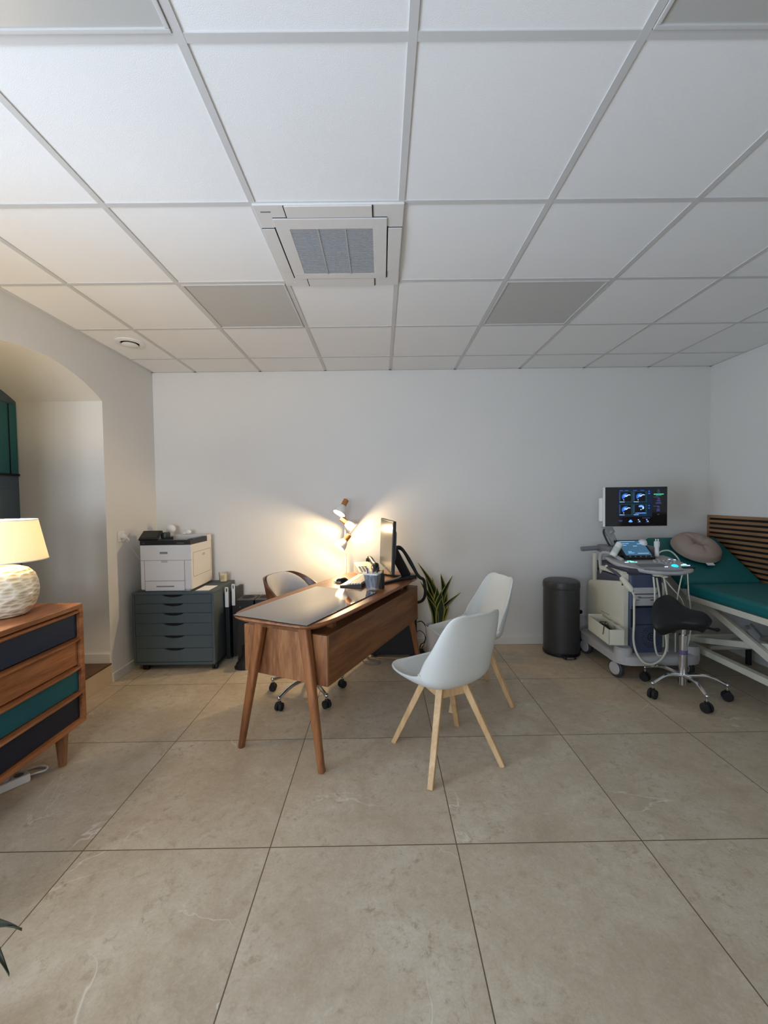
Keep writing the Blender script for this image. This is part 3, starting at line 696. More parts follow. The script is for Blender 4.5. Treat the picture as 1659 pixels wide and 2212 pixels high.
for (cx, cy) in ((CXa + .075, CYa + .05), (CXb - .02, CYa + .05), (CXa + .075, CYb - .06), (CXb - .06, CYb - .06)):
    w_ = MB()
    for s_ in (-1, 1): w_.lathe([(.012, -.009), (.023, -.009), (.025, -.006), (.025, .006), (.023, .009), (.012, .009)], 20, (cx + .012 * s_, cy, .025), (1, .15, 0))
    w_.box(cx - .018, cx + .018, cy - .018, cy + .018, .03, .056, .004); w_.build('caster', M['blackmat'], cab)
# printer
PX0, PX1, PY0, PY1 = -1.985, -1.563, 3.385, 3.79; PZ = CZ + .001
pr = thing('laser_printer', 'white laser printer with black top and tilted touch screen on the drawer cabinet', 'printer', ((PX0 + PX1) / 2, (PY0 + PY1) / 2, PZ))
MB().box(PX0, PX1, PY0, PY1, PZ + .012, 1.04, .010).box(PX0, PX1, PY1 - .09, PY1, 1.035, 1.095, .008).box(PX0 + .03, PX1 - .03, PY0 + .02, PY1 - .03, PZ, PZ + .02).build('housing', M['printer'], pr)
tp = MB().box(PX0 + .003, PX1 - .003, PY0 - .003, PY0 + .04, 1.038, 1.078, .004).box(PX1 - .045, PX1 - .002, PY0 + .03, PY1 - .09, 1.038, 1.084, .005).box(PX0 + .003, PX0 + .12, PY0 + .03, PY1 - .09, 1.038, 1.08, .004)
tp.loft([[(PX0 + .12, PY0 + .03, 1.039), (PX1 - .04, PY0 + .03, 1.039), (PX1 - .04, PY1 - .09, 1.039), (PX0 + .12, PY1 - .09, 1.039)], [(PX0 + .12, PY0 + .03, 1.066), (PX1 - .04, PY0 + .03, 1.066), (PX1 - .04, PY1 - .09, 1.048), (PX0 + .12, PY1 - .09, 1.048)]])
tp.build('output_tray', M['black'], pr)
Ms = Matrix.Translation(Vector((-1.925, 3.395, 1.085))) @ Matrix.Rotation(math.radians(-52), 4, 'X')
cp_ = MB().box(-.075, .085, -.005, .012, -.005, .105, .006, M=Ms)
o = cp_.build('control_panel', M['black'], pr)
MB().box(-.06, .07, -.007, -.004, .012, .092, .001, M=Ms).build('touch_screen', M['screenoff'], o)
MB().box(-1.86, -1.815, 3.47, 3.56, 1.08, 1.135, .012).build('card_reader', pmat('dark_green_plastic', rgb(30, 40, 36), .4), pr)
fr = MB().box(PX0 + .038, PX1 - .062, PY0 - .003, PY0 + .01, .745, .908, .002)
o = fr.build('front_cover', M['printer'], pr)
MB().box(-1.81, -1.76, PY0 - .005, PY0, .894, .912, .002).build('cover_latch', M['usgrey'], o)
o = MB().box(PX0 + .038, PX1 - .062, PY0 - .004, PY0 + .01, PZ + .008, .742, .002).build('paper_tray', M['printer'], pr)
MB().box(-1.855, -1.71, PY0 - .006, PY0 - .003, .693, .703, .001).build('tray_grip', M['usgrey2'], o)
se = MB().box(PX0, PX1, PY0 - .0006, PY0 + .002, .911, .9135).box(PX0 + .034, PX0 + .0365, PY0 - .0006, PY0 + .002, PZ + .01, .911).box(PX1 - .0605, PX1 - .058, PY0 - .0006, PY0 + .002, PZ + .01, .911).box(PX0 + .036, PX1 - .06, PY0 - .0008, PY0 + .002, .7425, .7445)
se.box(PX1 - .001, PX1 + .0006, PY0 + .03, PY0 + .0325, .77, .97).box(PX1 - .001, PX1 + .0006, PY0 + .03, PY1 - .03, .768, .7705).box(PX1 - .001, PX1 + .0006, PY0 + .03, PY1 - .03, .968, .9705).box(PX1 - .001, PX1 + .0006, PY1 - .032, PY1 - .03, .77, .97)
se.build('panel_seam', M['printergap'], pr)
MB().box(-1.822, -1.758, PY0 - .004, PY0, .965, .982, .004).build('front_badge', M['usgrey2'], pr)
MB().box(PX1 - .001, PX1 + .002, PY1 - .20, PY1 - .15, .925, .945, .002).build('side_grip', M['usgrey'], pr)
for (xa, xb) in ((-1.68, -1.62), (-1.957, -1.943)): MB().box(xa, xb, PY0 - .004, PY0 - .002, 1.051, 1.055).build('top_badge', M['usgrey2'], pr)
# trinkets on the printer
o1 = MB().lathe([(.022, 0), (.024, .006), (.03, .02)], 20, (-1.905, 3.742, 1.0955)).sphere((-1.905, 3.742, 1.145), .040, 20)
tag(o1.build('round_ornament', M['whitepl'], None, at=(-1.905, 3.742, 1.0955)), 'small white ball ornament on the back of the printer', 'ornament')
o2 = MB().sphere((-1.752, 3.742, 1.117), .021, 16, sc_=(1.2, 1, 1)).box(-1.80, -1.765, 3.73, 3.755, 1.0955, 1.118, .008)
tag(o2.build('small_figurine', M['whitepl'], None, at=(-1.76, 3.742, 1.0955)), 'tiny white figurine on the back edge of the printer, right of the ball', 'figurine')
# candle and paper on the cabinet
cd = thing('scented_candle', 'cream candle in a glass tumbler on the cabinet right of the printer', 'candle', (-1.455, 3.77, CZ))
cc = (-1.455, 3.77, CZ + .0008)
MB().lathe([(.036, 0), (.041, .086), (.0385, .086), (.034, .006)], 28, cc).build('tumbler', M['glass'], cd)
MB().lathe([(.0335, .0065), (.0365, .068), (.001, .068)], 28, cc).build('wax', M['wax'], cd)
lb = MB()
for ring in ((.016, .0135), (.0105, .009)):
    vs = []; fs = []
    for k in range(24):
        a = 2 * PI * k / 24
        for r in ring:
            x = r * math.cos(a); z = r * math.sin(a) + .042
            vs.append((cc[0] + x, cc[1] - math.sqrt(.0405 ** 2 - x * x) - .0006, cc[2] + z))
    for k in range(24): j = (k + 1) % 24; fs.append((2 * k, 2 * j, 2 * j + 1, 2 * k + 1))
    lb.add(vs, fs)
lb.box(cc[0] - .007, cc[0] + .007, cc[1] - .0412, cc[1] - .0406, cc[2] + .038, cc[2] + .046)
lb.build('label_emblem', pmat('gold_print', rgb(190, 160, 90), .5), cd)
pp = MB().box(-1.545, -1.435, 3.40, 3.585, CZ + .0006, CZ + .0035, .0005, M=Matrix.Translation(Vector((0, 0, 0))))
tag(pp.build('paper_sheets', M['paper'], None, at=(-1.49, 3.5, CZ)), 'few white paper sheets lying on the cabinet beside the printer', 'paper')
# folded dark box with white slotted straps
for i, (xa, xb, ya, zt_, lb) in enumerate(((-1.372, -1.337, 3.575, .60, 'slim black folder box with white slotted handle beside the drawer cabinet'), (-1.333, -1.300, 3.63, .615, 'slim black folder box with white slotted handle next to the black towers'))):
    sb_ = thing('slim_box', lb, 'box', ((xa + xb) / 2, 3.72, 0), 0, 'slim black boxes beside the drawer cabinet')
    MB().box(xa, xb, ya, 3.84, .012, zt_, .005).build('body', M['black'], sb_)
    for yy in (ya + .02, 3.80): MB().box(xa - .002, xb + .002, yy, yy + .02, 0, .02, .003).build('foot', M['usgrey2'], sb_)
    hn = MB(); x0, x1 = xa + .002, xb - .002; y0 = ya - .008
    hn.box(x0, x1, y0, ya, .47, zt_ + .005, .003).box(x0, x1, y0, ya, zt_ + .034, zt_ + .046, .003).box(x0, x0 + .010, y0, ya, zt_, zt_ + .046, .003).box(x1 - .010, x1, y0, ya, zt_, zt_ + .046, .003)
    hn.build('slotted_handle', M['whitepl'], sb_, label='white slotted plastic handle')
# two black towers
for i, xx in enumerate((-1.243, -1.088)):
    tw = thing('black_tower', ['black upright tower with oval top vent next to the slim black box', 'black upright tower with oval top vent nearer the office chair'][i], 'computer tower', (xx + .07, 3.6, 0), 0, 'black towers behind the desk')
    y0, y1 = 3.49, 3.685; zt = .552
    MB().box(xx, xx + .146, y0, y1, .012, zt - .012, .006).build('case', M['black'], tw)
    MB().box(xx, xx + .146, y0, y1, zt - .011, zt, .004).build('lid', pmat('tower_lid_grey', rgb(52, 52, 54), .5), tw)
    ov = MB(); ov.add([((xx + .073) + .052 * math.cos(2 * PI * k / 32), (y0 + y1) / 2 + .05 * math.sin(2 * PI * k / 32), zt + .0008) for k in range(32)], [tuple(range(32))]); ov.build('vent', M['darkgap'], tw)
    ri = MB().loft([[((xx + .073) + a * math.cos(2 * PI * k / 32), (y0 + y1) / 2 + a * .96 * math.sin(2 * PI * k / 32), zt + h_) for k in range(32)] for a, h_ in ((.052, 0), (.052, .003), (.057, .003), (.057, 0))], cap=False); ri.build('vent_rim', M['black'], tw)
    for yy in (y0 + .01, y1 - .04): MB().box(xx + .015, xx + .131, yy, yy + .03, 0, .014, .003).build('foot', M['blackmat'], tw)
    if i == 0: MB().cyl((xx + .03, y0 + .001, .49), (xx + .03, y0 - .002, .49), .003, n=10).build('status_light', M['usgrey'], tw)
# black boot beside the towers
bo = thing('ankle_boot', 'black ankle boot standing on the floor in front of the black towers', 'boot', (-1.16, 3.40, 0))
def ringb(c, rx, ry, n=18): return [(c[0] + rx * math.cos(2 * PI * k / n), c[1] + ry * math.sin(2 * PI * k / n), c[2]) for k in range(n)]
MB().loft([ringb((-1.158, 3.40, .02), .075, .042), ringb((-1.15, 3.40, .05), .07, .042), ringb((-1.135, 3.405, .085), .054, .042), ringb((-1.125, 3.41, .12), .046, .044), ringb((-1.125, 3.41, .19), .05, .05), ringb((-1.125, 3.41, .192), .04, .04), ringb((-1.125, 3.41, .13), .035, .035)]).build('upper', M['blackleather'], bo)
MB().loft([ringb((-1.16, 3.40, 0), .078, .043), ringb((-1.16, 3.40, .02), .08, .044)]).build('sole', M['blackmat'], bo)
# wall socket with plug
ws = thing('wall_socket', 'white wall socket with plugged cable above the cabinet on the left wall', 'socket', (XL, 3.335, 1.11))
MB().box(XL, XL + .010, 3.29, 3.375, 1.075, 1.16, .004).build('plate', M['whitepl'], ws)
MB().cyl((XL + .010, 3.335, 1.118), (XL + .045, 3.335, 1.112), .02, .017).build('plug', M['whitepl'], ws)
tg = MB().tube([(XL + .04, 3.335, 1.112), (XL + .06, 3.345, 1.09), (XL + .035, 3.38, 1.06), (XL + .02, 3.45, 1.0), (XL + .018, 3.6, .85), (XL + .02, 3.7, .7)], .004, 8); tg.build('cord', M['whitepl'], ws)
# back wall sockets by the bin
for i, xx in enumerate((1.865, 1.955)):
    s2 = thing('wall_socket', ['white wall socket low on the back wall just right of the pedal bin', 'white wall socket low on the back wall next to the scanner'][i], 'socket', (xx, YB, .30), 0, 'low sockets on the back wall')
    MB().box(xx - .04, xx + .04, YB - .010, YB, .26, .34, .004).build('plate', M['whitepl'], s2)
    MB().lathe([(.02, .0), (.001, .0005)], 20, (xx, YB - .0105, .30), (0, -1, 0)).build('outlet', M['darkgap'], s2)

# ------------------------------------------------------------------ pc tower under the far end of the desk
pcx0, pcx1, pcy0, pcy1 = -.12, .292, 3.60, 3.78
pct = thing('computer_case', 'large black computer case on the floor under the far end of the desk', 'computer', ((pcx0 + pcx1) / 2, (pcy0 + pcy1) / 2, 0))
MB().box(pcx0, pcx1, pcy0, pcy1, .02, .455, .006).build('case', M['black'], pct)
MB().box(pcx1, pcx1 + .006, pcy0 + .02, pcy1 - .02, .05, .43, .002).box(pcx1 + .006, pcx1 + .014, pcy0 + .005, pcy0 + .06, .40, .415).box(pcx1 + .004, pcx1 + .012, pcy0 + .005, pcy0 + .05, .33, .345).build('rear_plate', M['blackmat'], pct)
for xx in (pcx0 + .03, pcx1 - .06): MB().box(xx, xx + .03, pcy0 + .01, pcy1 - .01, 0, .022).build('foot', M['blackmat'], pct)
cbs = [([(.30, 3.62, .30), (.34, 3.62, .305), (.375, 3.62, .26), (.38, 3.62, .18), (.36, 3.62, .12), (.33, 3.63, .09), (.315, 3.64, .012)], .0045, 'upper black cable looping down behind the computer case'), ([(.30, 3.66, .2), (.33, 3.66, .21), (.37, 3.66, .17), (.375, 3.70, .09), (.35, 3.725, .03), (.335, 3.73, .008), (.355, 3.75, .006)], .003, 'thin lower black cable looping beside the computer case')]
for pts, r, l in cbs:
    tag(MB().tube(pts, r, 8).build('power_cable', M['blackmat'], None, at=pts[-1]), l, 'cable')
tag(MB().box(.31, .362, 3.60, 3.70, .0, .035, .006).tube([(.33, 3.61, .035), (.36, 3.57, .05), (.40, 3.52, .02), (.43, 3.49, .008)], .005, 8).build('power_block', M['blackmat'], None, at=(.35, 3.65, 0)), 'black power block on the floor beside the computer case', 'power adapter')
tag(MB().tube([(-.18, 3.5, .006), (-.14, 3.45, .006), (-.08, 3.43, .006), (-.03, 3.46, .006), (-.05, 3.5, .006), (-.1, 3.5, .006), (-.14, 3.56, .006), (-.16, 3.65, .006)], .004, 8).build('floor_cable', M['usgrey2'], None, at=(-.1, 3.5, 0)), 'thin cable curled on the floor under the desk', 'cable')

# ------------------------------------------------------------------ snake plant
SP = Vector((.47, 3.62, 0))
pl = thing('snake_plant', 'snake plant with yellow edged leaves in a white pot by the back wall', 'plant', tuple(SP))
MB().lathe([(.085, 0), (.088, .01), (.098, .27), (.092, .27), (.088, .245), (.001, .245)], 36, SP).build('pot', M['pot'], pl)
MB().lathe([(.0885, .246), (.05, .252), (.001, .253)], 24, SP).build('soil', M['soil'], pl)
def px(x, y, Y):                                  # photo position to a point at depth Y (leaf tips were read off the photo)
    return Vector(((x - 829.5) / 893 * Y, Y, 1.391 - (y - 1076.5) / 893 * Y))
leaves = [((.0, .0), (907, 1216), 3.58, .030, -.05), ((-.03, -.02), (912, 1257), 3.52, .034, -.03), ((-.01, .02), (922, 1241), 3.64, .030, -.02), ((.01, .01), (938, 1250), 3.66, .030, 0), ((.02, .02), (956, 1240), 3.66, .030, -.03), ((.0, -.03), (948, 1270), 3.55, .040, 0),
          ((.03, -.01), (957, 1278), 3.53, .042, .01), ((.05, .01), (981, 1246), 3.62, .032, .03), ((.05, -.02), (998, 1283), 3.56, .034, .05), ((.02, -.05), (957, 1294), 3.50, .044, .0), ((.045, .04), (969, 1297), 3.68, .042, 0), ((-.03, .02), (931, 1282), 3.62, .036, -.02), ((-.02, -.04), (925, 1288), 3.5, .034, -.02)]
for (ox, oy), (tx, ty), Y, w_, bend in leaves:
    A = SP + Vector((ox * .8, oy * .8, .24)); B = px(tx, ty, Y); n = 14; rows = []
    side0 = Vector((1, random.uniform(-.35, .35), 0)).normalized()
    for k in range(n + 1):
        t = k / n
        P = A.lerp(B, t) + Vector((-bend * math.sin(PI * t) * 1.6, 0, 0))
        tw = .5 * t; sd = Matrix.Rotation(tw * (1 if bend >= 0 else -1), 3, 'Z') @ side0
        ww = w_ * (.45 + .75 * t * 1.6 if t < .35 else .87 + .13 * math.sin((t - .35) * 4)) * (1 if t < .6 else max(.03, 1 - ((t - .6) / .4) ** 1.7))
        f = Vector((0, -1, 0))
        rows.append([P - sd * ww, P - sd * ww * .72 + f * -.004, P + f * -.008, P + sd * ww * .72 + f * -.004, P + sd * ww])
    lf = MB()
    vs = [p for r in rows for p in r]
    for j in range(4):
        lf_f = [(i * 5 + j, i * 5 + j + 1, (i + 1) * 5 + j + 1, (i + 1) * 5 + j) for i in range(n)]
        lf.add(vs, lf_f, 1 if j in (0, 3) else 0)
    o = lf.build('leaf', [M['leaf'], M['leafedge']], pl, ang=80)
    bm = bmesh.new(); bm.from_mesh(o.data); bmesh.ops.remove_doubles(bm, verts=bm.verts[:], dist=1e-5); bm.to_mesh(o.data); bm.free()
    md = o.modifiers.new('thick', 'SOLIDIFY'); md.thickness = .003

# ------------------------------------------------------------------ pedal bin
bn = thing('pedal_bin', 'tall charcoal pedal bin against the back wall', 'bin', (1.592, 3.655, 0)); bc = (1.592, 3.655, 0)
MB().lathe([(.145, .02), (.150, .03), (.151, .04), (.151, .585), (.145, .592)], 48, bc).build('drum', M['bin'], bn)
MB().lathe([(.153, .588), (.155, .595), (.154, .625), (.149, .643), (.13, .652), (.06, .655), (.001, .655)], 48, bc).build('lid', M['bin'], bn)
MB().lathe([(.151, 0), (.156, .004), (.156, .022), (.149, .028)], 48, bc).build('base_ring', M['black'], bn)
MB().box(1.53, 1.64, 3.455, 3.53, .006, .03, .01).build('pedal', M['black'], bn)
MB().box(1.555, 1.615, 3.452, 3.462, .012, .022, .003).build('pedal_pad', M['alu'], bn)
tag(MB().box(1.74, 1.90, 3.66, 3.80, 0, .15, .03).tube([(1.9, 3.7, .03), (1.98, 3.6, .01), (2.0, 3.5, .008)], .006, 8).build('floor_bag', M['blackmat'], None, at=(1.82, 3.73, 0)), 'black bag with cables on the floor between pedal bin and scanner', 'bag')

# ------------------------------------------------------------------ ultrasound scanner
us = thing('ultrasound_scanner', 'ultrasound scanner cart with lit screen and control panel', 'ultrasound machine', (2.08, 3.3, 0))
UX0, UX1 = 1.87, 2.11
# base
def rrect(x0, x1, y0, y1, r, n=6):
    o = []
    for (cx, cy, a0) in ((x1 - r, y0 + r, -90), (x1 - r, y1 - r, 0), (x0 + r, y1 - r, 90), (x0 + r, y0 + r, 180)):
        for k in range(n + 1):
            t = math.radians(a0 + 90 * k / n); o.append((cx + r * math.cos(t), cy + r * math.sin(t)))
    return o
MB().loft([[(x, y, .125) for x, y in rrect(1.76, 2.38, 3.02, 3.70, .10)], [(x, y, .13) for x, y in rrect(1.75, 2.39, 3.01, 3.71, .11)], [(x, y, .19) for x, y in rrect(1.75, 2.39, 3.01, 3.71, .11)], [(x, y, .205) for x, y in rrect(1.775, 2.365, 3.035, 3.685, .10)]]).build('base', M['usgrey'], us)
for (cx, cy) in ((1.815, 3.09), (2.325, 3.09)): MB().lathe([(.058, .14), (.062, .15), (.062, .235), (.05, .252), (.001, .255)], 28, (cx, cy, 0)).build('caster_housing', M['usgrey'], us)
for (cx, cy) in ((1.795, 3.14), (2.33, 3.14), (1.80, 3.62), (2.33, 3.62)):
    w_ = MB().lathe([(.03, -.018), (.058, -.02), (.066, -.012), (.066, .012), (.058, .02), (.03, .018)], 32, (cx, cy, .066), (1, .25, 0))
    o = w_.build('wheel', M['tyre'], us)
    MB().lathe([(.05, 0), (.045, .006), (.001, .007)], 28, (cx - .019, cy - .004, .066), (-1, -.25, 0)).build('hubcap', M['usgrey'], o)
    MB().beam((cx + .035, cy + .01, .13), (cx + .035, cy + .01, .05), .04, .05, .01, up=(0, 1, 0)).build('fork', M['usgrey'], us)
# body
MB().box(UX0 - .01, 2.12, 3.13, 3.66, .20, .76, .03).build('body', M['uspurple'], us)
fp = [[(x, y, z) for x, y in rrect(UX0 - .012, UX1 + .005, y0, 3.2, .03)] for y0, z in ((3.075, .205), (3.07, .30), (3.075, .50), (3.085, .72), (3.09, .79))]
MB().loft(fp).build('front_panel', M['usblue'], us, label='slate blue front panel')
sdp = MB()
def sidep(x):
    return [(x, 3.10, .235), (x, 3.10, .70), (x, 3.115, .725), (x, 3.15, .735), (x, 3.60, .66), (x, 3.635, .635), (x, 3.64, .60), (x, 3.66, .26), (x, 3.64, .235)]
sdp.loft([sidep(UX0 - .045), sidep(UX0 - .008)]); sdp.build('side_panel', M['uscream'], us, label='cream side panel')
sd2 = MB().loft([sidep(2.118), sidep(2.135)]); sd2.build('side_panel', M['uscream'], us)
MB().box(UX0 - .047, UX0 - .045, 3.3, 3.42, .43, .434).build('side_mark', M['usgrey2'], us)
MB().box(UX0 + .012, UX1 - .055, 3.062, 3.085, .655, .70, .004).build('drive_slot', M['usgrey'], us)
pf = MB().box(UX0 + .012, UX1 - .035, 3.058, 3.085, .565, .648, .005); o = pf.build('printer_unit', M['usgrey'], us)
MB().box(UX0 + .035, UX0 + .06, 3.0565, 3.0585, .632, .636).box(UX0 + .04, UX0 + .17, 3.0565, 3.0585, .624, .628).box(UX0 + .025, UX0 + .05, 3.0565, 3.0585, .608, .611).box(UX0 + .13, UX0 + .19, 3.0565, 3.0585, .606, .612).build('printer_slot', M['darkgap'], o)
MB().box(UX0 + .002, UX1 - .01, 3.066, 3.08, .548, .556, .002).box(UX0 - .005, UX0 + .003, 3.064, 3.08, .40, .54, .002).box(UX0 + .0, UX1 - .01, 3.066, 3.072, .418, .421).build('panel_groove', M['darkgap'], us)
em = MB(); ec = (2.02, .325)
em.lathe([(.026, 0), (.028, .003), (.031, .003), (.033, 0)], 32, (ec[0], 3.0705, ec[1]), (0, -1, 0), cap=False)
for k in range(4):
    a = PI / 4 + k * PI / 2
    em.tube([(ec[0] + .006 * math.cos(a + .9), 3.069, ec[1] + .006 * math.sin(a + .9)), (ec[0] + .012 * math.cos(a + .3), 3.068, ec[1] + .012 * math.sin(a + .3)), (ec[0] + .02 * math.cos(a), 3.068, ec[1] + .02 * math.sin(a)), (ec[0] + .015 * math.cos(a - .5), 3.068, ec[1] + .015 * math.sin(a - .5)), (ec[0] + .011 * math.cos(a - .2), 3.068, ec[1] + .011 * math.sin(a - .2))], .0022, 6)
em.build('emblem', M['black'], us)
dots = MB()
for r, n_ in ((.045, 18), (.056, 22), (.067, 26), (.078, 30)):
    for k in range(n_):
        a = 2 * PI * k / n_ + r * 40; x, z = ec[0] + r * math.cos(a), ec[1] + r * math.sin(a)
        if x < UX1 - .012: dots.box(x - .0022, x + .0022, 3.0685, 3.0725, z - .0022, z + .0022)
dots.build('speaker_holes', M['darkgap'], us)
# posts carrying the console
MB().box(UX0 - .03, UX0 - .002, 3.56, 3.60, .64, .9, .008).box(UX0 - .045, UX0 - .005, 3.10, 3.135, .70, .80, .008).box(UX0 - .045, UX0 - .005, 3.12, 3.45, .775, .81, .008).build('support_post', M['uscream'], us)
MB().box(UX0 + .01, 2.10, 3.14, 3.62, .76, .83, .01).build('neck', M['uspurple'], us)
# console
CO = Matrix.Translation(Vector((2.13, 3.28, .845))) @ Matrix.Rotation(math.radians(9), 4, 'X')
def cons(e, z):
    pts = []
    base = [(-.25, .19), (-.265, .05), (-.235, -.05), (-.18, -.135), (-.10, -.20), (.0, -.232), (.10, -.236), (.19, -.21), (.25, -.15), (.268, -.05), (.268, .08), (.25, .19)]
    n_ = len(base)
    for i in range(n_):
        if i >= n_ - 1:
            pts.append(base[i]); continue
        P = [Vector((*base[max(0, min(n_ - 1, j))], 0)) for j in (i - 1, i, i + 1, i + 2)]
        for q in range(4):
            t = q / 4; a, b, c, d = P
            v = 0.5 * ((2 * b) + (c - a) * t + (2 * a - 5 * b + 4 * c - d) * t * t + (3 * b - a - 3 * c + d) * t ** 3); pts.append((v.x, v.y))
    return [(x * (1 - e / .27), y * (1 - e / .22), z) for x, y in pts]
MB().loft([cons(.03, -.028), cons(.008, -.02), cons(0, -.006), cons(.003, .006), cons(.012, .012)], 0, CO).build('console', M['usgrey'], us, ang=45)
MB().box(-.14, .07, -.12, -.045, .011, .0155, .003, M=CO).build('keyboard_panel', M['usgrey2'], us)
MB().tube([CO @ Vector(p) for p in ((-.14, -.165, .012), (-.06, -.205, .013), (.03, -.222, .013), (.12, -.215, .013))], .006, 8).build('palm_rest', M['usgrey2'], us)
MB().box(.16, .255, -.165, -.135, .008, .020, .008, M=CO).build('grip', M['black'], us)
kn = MB()
for (x, y, r) in ((.05, .0, .012), (.09, .01, .012), (.13, .02, .011), (.17, .025, .012), (.075, -.04, .009), (.115, -.035, .009), (.155, -.03, .010), (.205, .03, .011), (.06, .03, .009), (.10, .045, .009), (.19, -.02, .009)):
    kn.lathe([(r, .010), (r, .018), (r * .85, .022), (.001, .022)], 16, CO @ Vector((x, y, 0)), CO.to_3x3() @ Vector((0, 0, 1)))
kn.build('knobs', M['usgrey'], us)
Ecy = emat('cyan_key_light', (.02, .62, .85, 1), 1.1); Ewh = emat('white_key_light', (.62, .72, 1, 1), 1.0); Egr = emat('green_key_light', (.12, .8, .5, 1), .9)
MB().lathe([(.024, .012), (.022, .019), (.012, .025), (.001, .026)], 24, CO @ Vector((.135, -.105, 0)), CO.to_3x3() @ Vector((0, 0, 1))).build('trackball', Ecy, us)
for (x, y, l, mi) in ((-.19, .0, .03, 0), (-.155, .03, .035, 1), (-.14, .015, .03, 0), (-.145, .0, .04, 1), (-.11, .002, .02, 0), (.045, -.125, .025, 0), (.20, -.085, .03, 0), (.225, -.085, .02, 0), (.19, -.10, .04, 1), (.235, -.10, .025, 0), (.195, .055, .02, 0), (.23, .045, .02, 0), (.225, -.07, .025, 0)):
    MB().box(x, x + l, y, y + .007, .011, .0165, .001, M=CO, seg=1).build('lit_key', (Ewh, Egr)[mi], us, label=('white lit key', 'green lit key')[mi])
# touch screen on the console
TM = Matrix.Translation(Vector((2.095, 3.335, .885))) @ Matrix.Rotation(math.radians(38), 4, 'X')
MB().box(-.125, .125, -.01, .205, -.012, .006, .006, M=TM).loft([[(-.12, 0, -.012), (.12, 0, -.012), (.12, .2, -.012), (-.12, .2, -.012)], [(-.10, .02, -.05), (.10, .02, -.05), (.10, .15, -.12), (-.10, .15, -.12)]], 0, TM).build('tablet', M['black'], us)
ts = MB().box(-.105, .105, .022, .19, .0062, .0072, M=TM)
for (x, y, w_) in ((-.085, .155, .03), (-.05, .155, .03), (-.085, .135, .035), (.045, .15, .035), (.0, .125, .035), (-.07, .06, .03), (.0, .04, .09), (-.075, .045, .05), (-.09, .18, .13)):
    ts.box(x, x + w_, y, y + .006, .0072, .0078, mi=1, M=TM)
ts.build('touch_display', [emat('blue_touch_display', (.045, .12, .2, 1), .75), emat('touch_button', (.25, .5, .75, 1), .8)], us)
tb_ = MB()
for k in range(5): tb_.lathe([(.006, .006), (.006, .012), (.001, .013)], 12, TM @ Vector((-.08 + k * .043, .006, 0)), TM.to_3x3() @ Vector((0, 0, 1)))
tb_.build('dial', M['usgrey2'], us)
# rear handle and shelf
MB().cyl((1.745, 3.60, .93), (2.0, 3.60, .945), .02).build('rear_handle', M['usgrey2'], us)
MB().box(1.90, 2.30, 3.44, 3.66, .90, .965, .02).build('rear_shelf', M['usgrey2'], us)
MB().tube([(1.875, 3.5, .70), (1.868, 3.52, .84), (1.875, 3.50, .905), (1.905, 3.44, .91), (1.93, 3.36, .885), (1.945, 3.32, .87)], .014, 10).build('cup_rail', M['usgrey'], us)
# monitor arm and monitor
MB().beam((2.03, 3.56, .95), (1.93, 3.50, 1.09), .05, .05, .015, up=(0, 1, 0)).beam((1.945, 3.50, 1.07), (1.865, 3.44, 1.16), .075, .04, .012, up=(0, 1, 0)).sphere((1.93, 3.48, 1.09), .022, 14).lathe([(.05, .93), (.045, .975), (.03, .99)], 20, (2.03, 3.56, 0)).build('monitor_arm', M['usgrey'], us)
MB().tube([(1.86, 3.44, 1.12), (1.87, 3.47, 1.08), (1.92, 3.5, 1.0), (1.96, 3.52, .95)], .008, 8).build('arm_cable', M['uspurple'], us)
mx0, mx1, mz0, mz1, my = 1.812, 2.324, 1.138, 1.463, 3.35
o = MB().box(mx0, mx1, my, my + .03, mz0, mz1, .008).box(mx0 - .014, mx0 + .12, my + .03, my + .075, mz0 + .04, mz0 + .24, .015).build('monitor', M['whitepl'], us)
MB().box(mx0 + .006, mx1 - .001, my - .003, my + .002, mz0 + .004, mz1 - .002, .002).build('bezel', M['screenoff'], o)
# picture on the screen, read from the photo (x 420..1195, y 125..635 in a crop)
def sx(x): return mx0 + .006 + (x - 428) / (1195 - 428) * (mx1 - mx0 - .007)
def szc(y): return mz1 - .002 - (y - 130) / (630 - 130) * (mz1 - mz0 - .006)
im = MB(); yy = my - .0034
def rect(x0, y0, x1, y1, mi, d=0): im.box(sx(x0), sx(x1), yy - d - .0002, yy - d, szc(y1), szc(y0), mi=mi)
rect(585, 155, 1005, 510, 0)
for (a, b) in ((595, 185), (770, 185), (595, 350), (770, 350)):
    rect(a, b, a + 172, b + 140, 1, .0003); rect(a + 22, b + 8, a + 150, b + 128, 2, .0006)
    rect(a + 8, b + 132, a + 70, b + 137, 4, .0006); rect(a + 5, b + 12, a + 10, b + 110, 5, .0006)
def blob(pts, mi, d): im.add([(sx(x), yy - d, szc(y)) for x, y in pts], [tuple(range(len(pts)))], mi)
def liver(ox, oy, hook=True):
    blob([(ox + 48, oy + 45), (ox + 62, oy + 35), (ox + 85, oy + 28), (ox + 112, oy + 32), (ox + 100, oy + 52), (ox + 88, oy + 70), (ox + 70, oy + 88), (ox + 52, oy + 100), (ox + 42, oy + 88), (ox + 40, oy + 66)], 3, .0009)
    blob([(ox + 66, oy + 50), (ox + 80, oy + 44), (ox + 98, oy + 52), (ox + 92, oy + 64), (ox + 74, oy + 74), (ox + 62, oy + 70)], 6, .0011)
    blob([(ox + 82, oy + 58), (ox + 92, oy + 60), (ox + 118, oy + 42), (ox + 145, oy + 46), (ox + 145, oy + 54), (ox + 122, oy + 52), (ox + 98, oy + 72), (ox + 84, oy + 72)], 4, .0013)
    blob([(ox + 56, oy + 108), (ox + 66, oy + 106), (ox + 70, oy + 114), (ox + 60, oy + 118)], 4, .0012)
liver(590, 182); liver(768, 182); liver(590, 347)
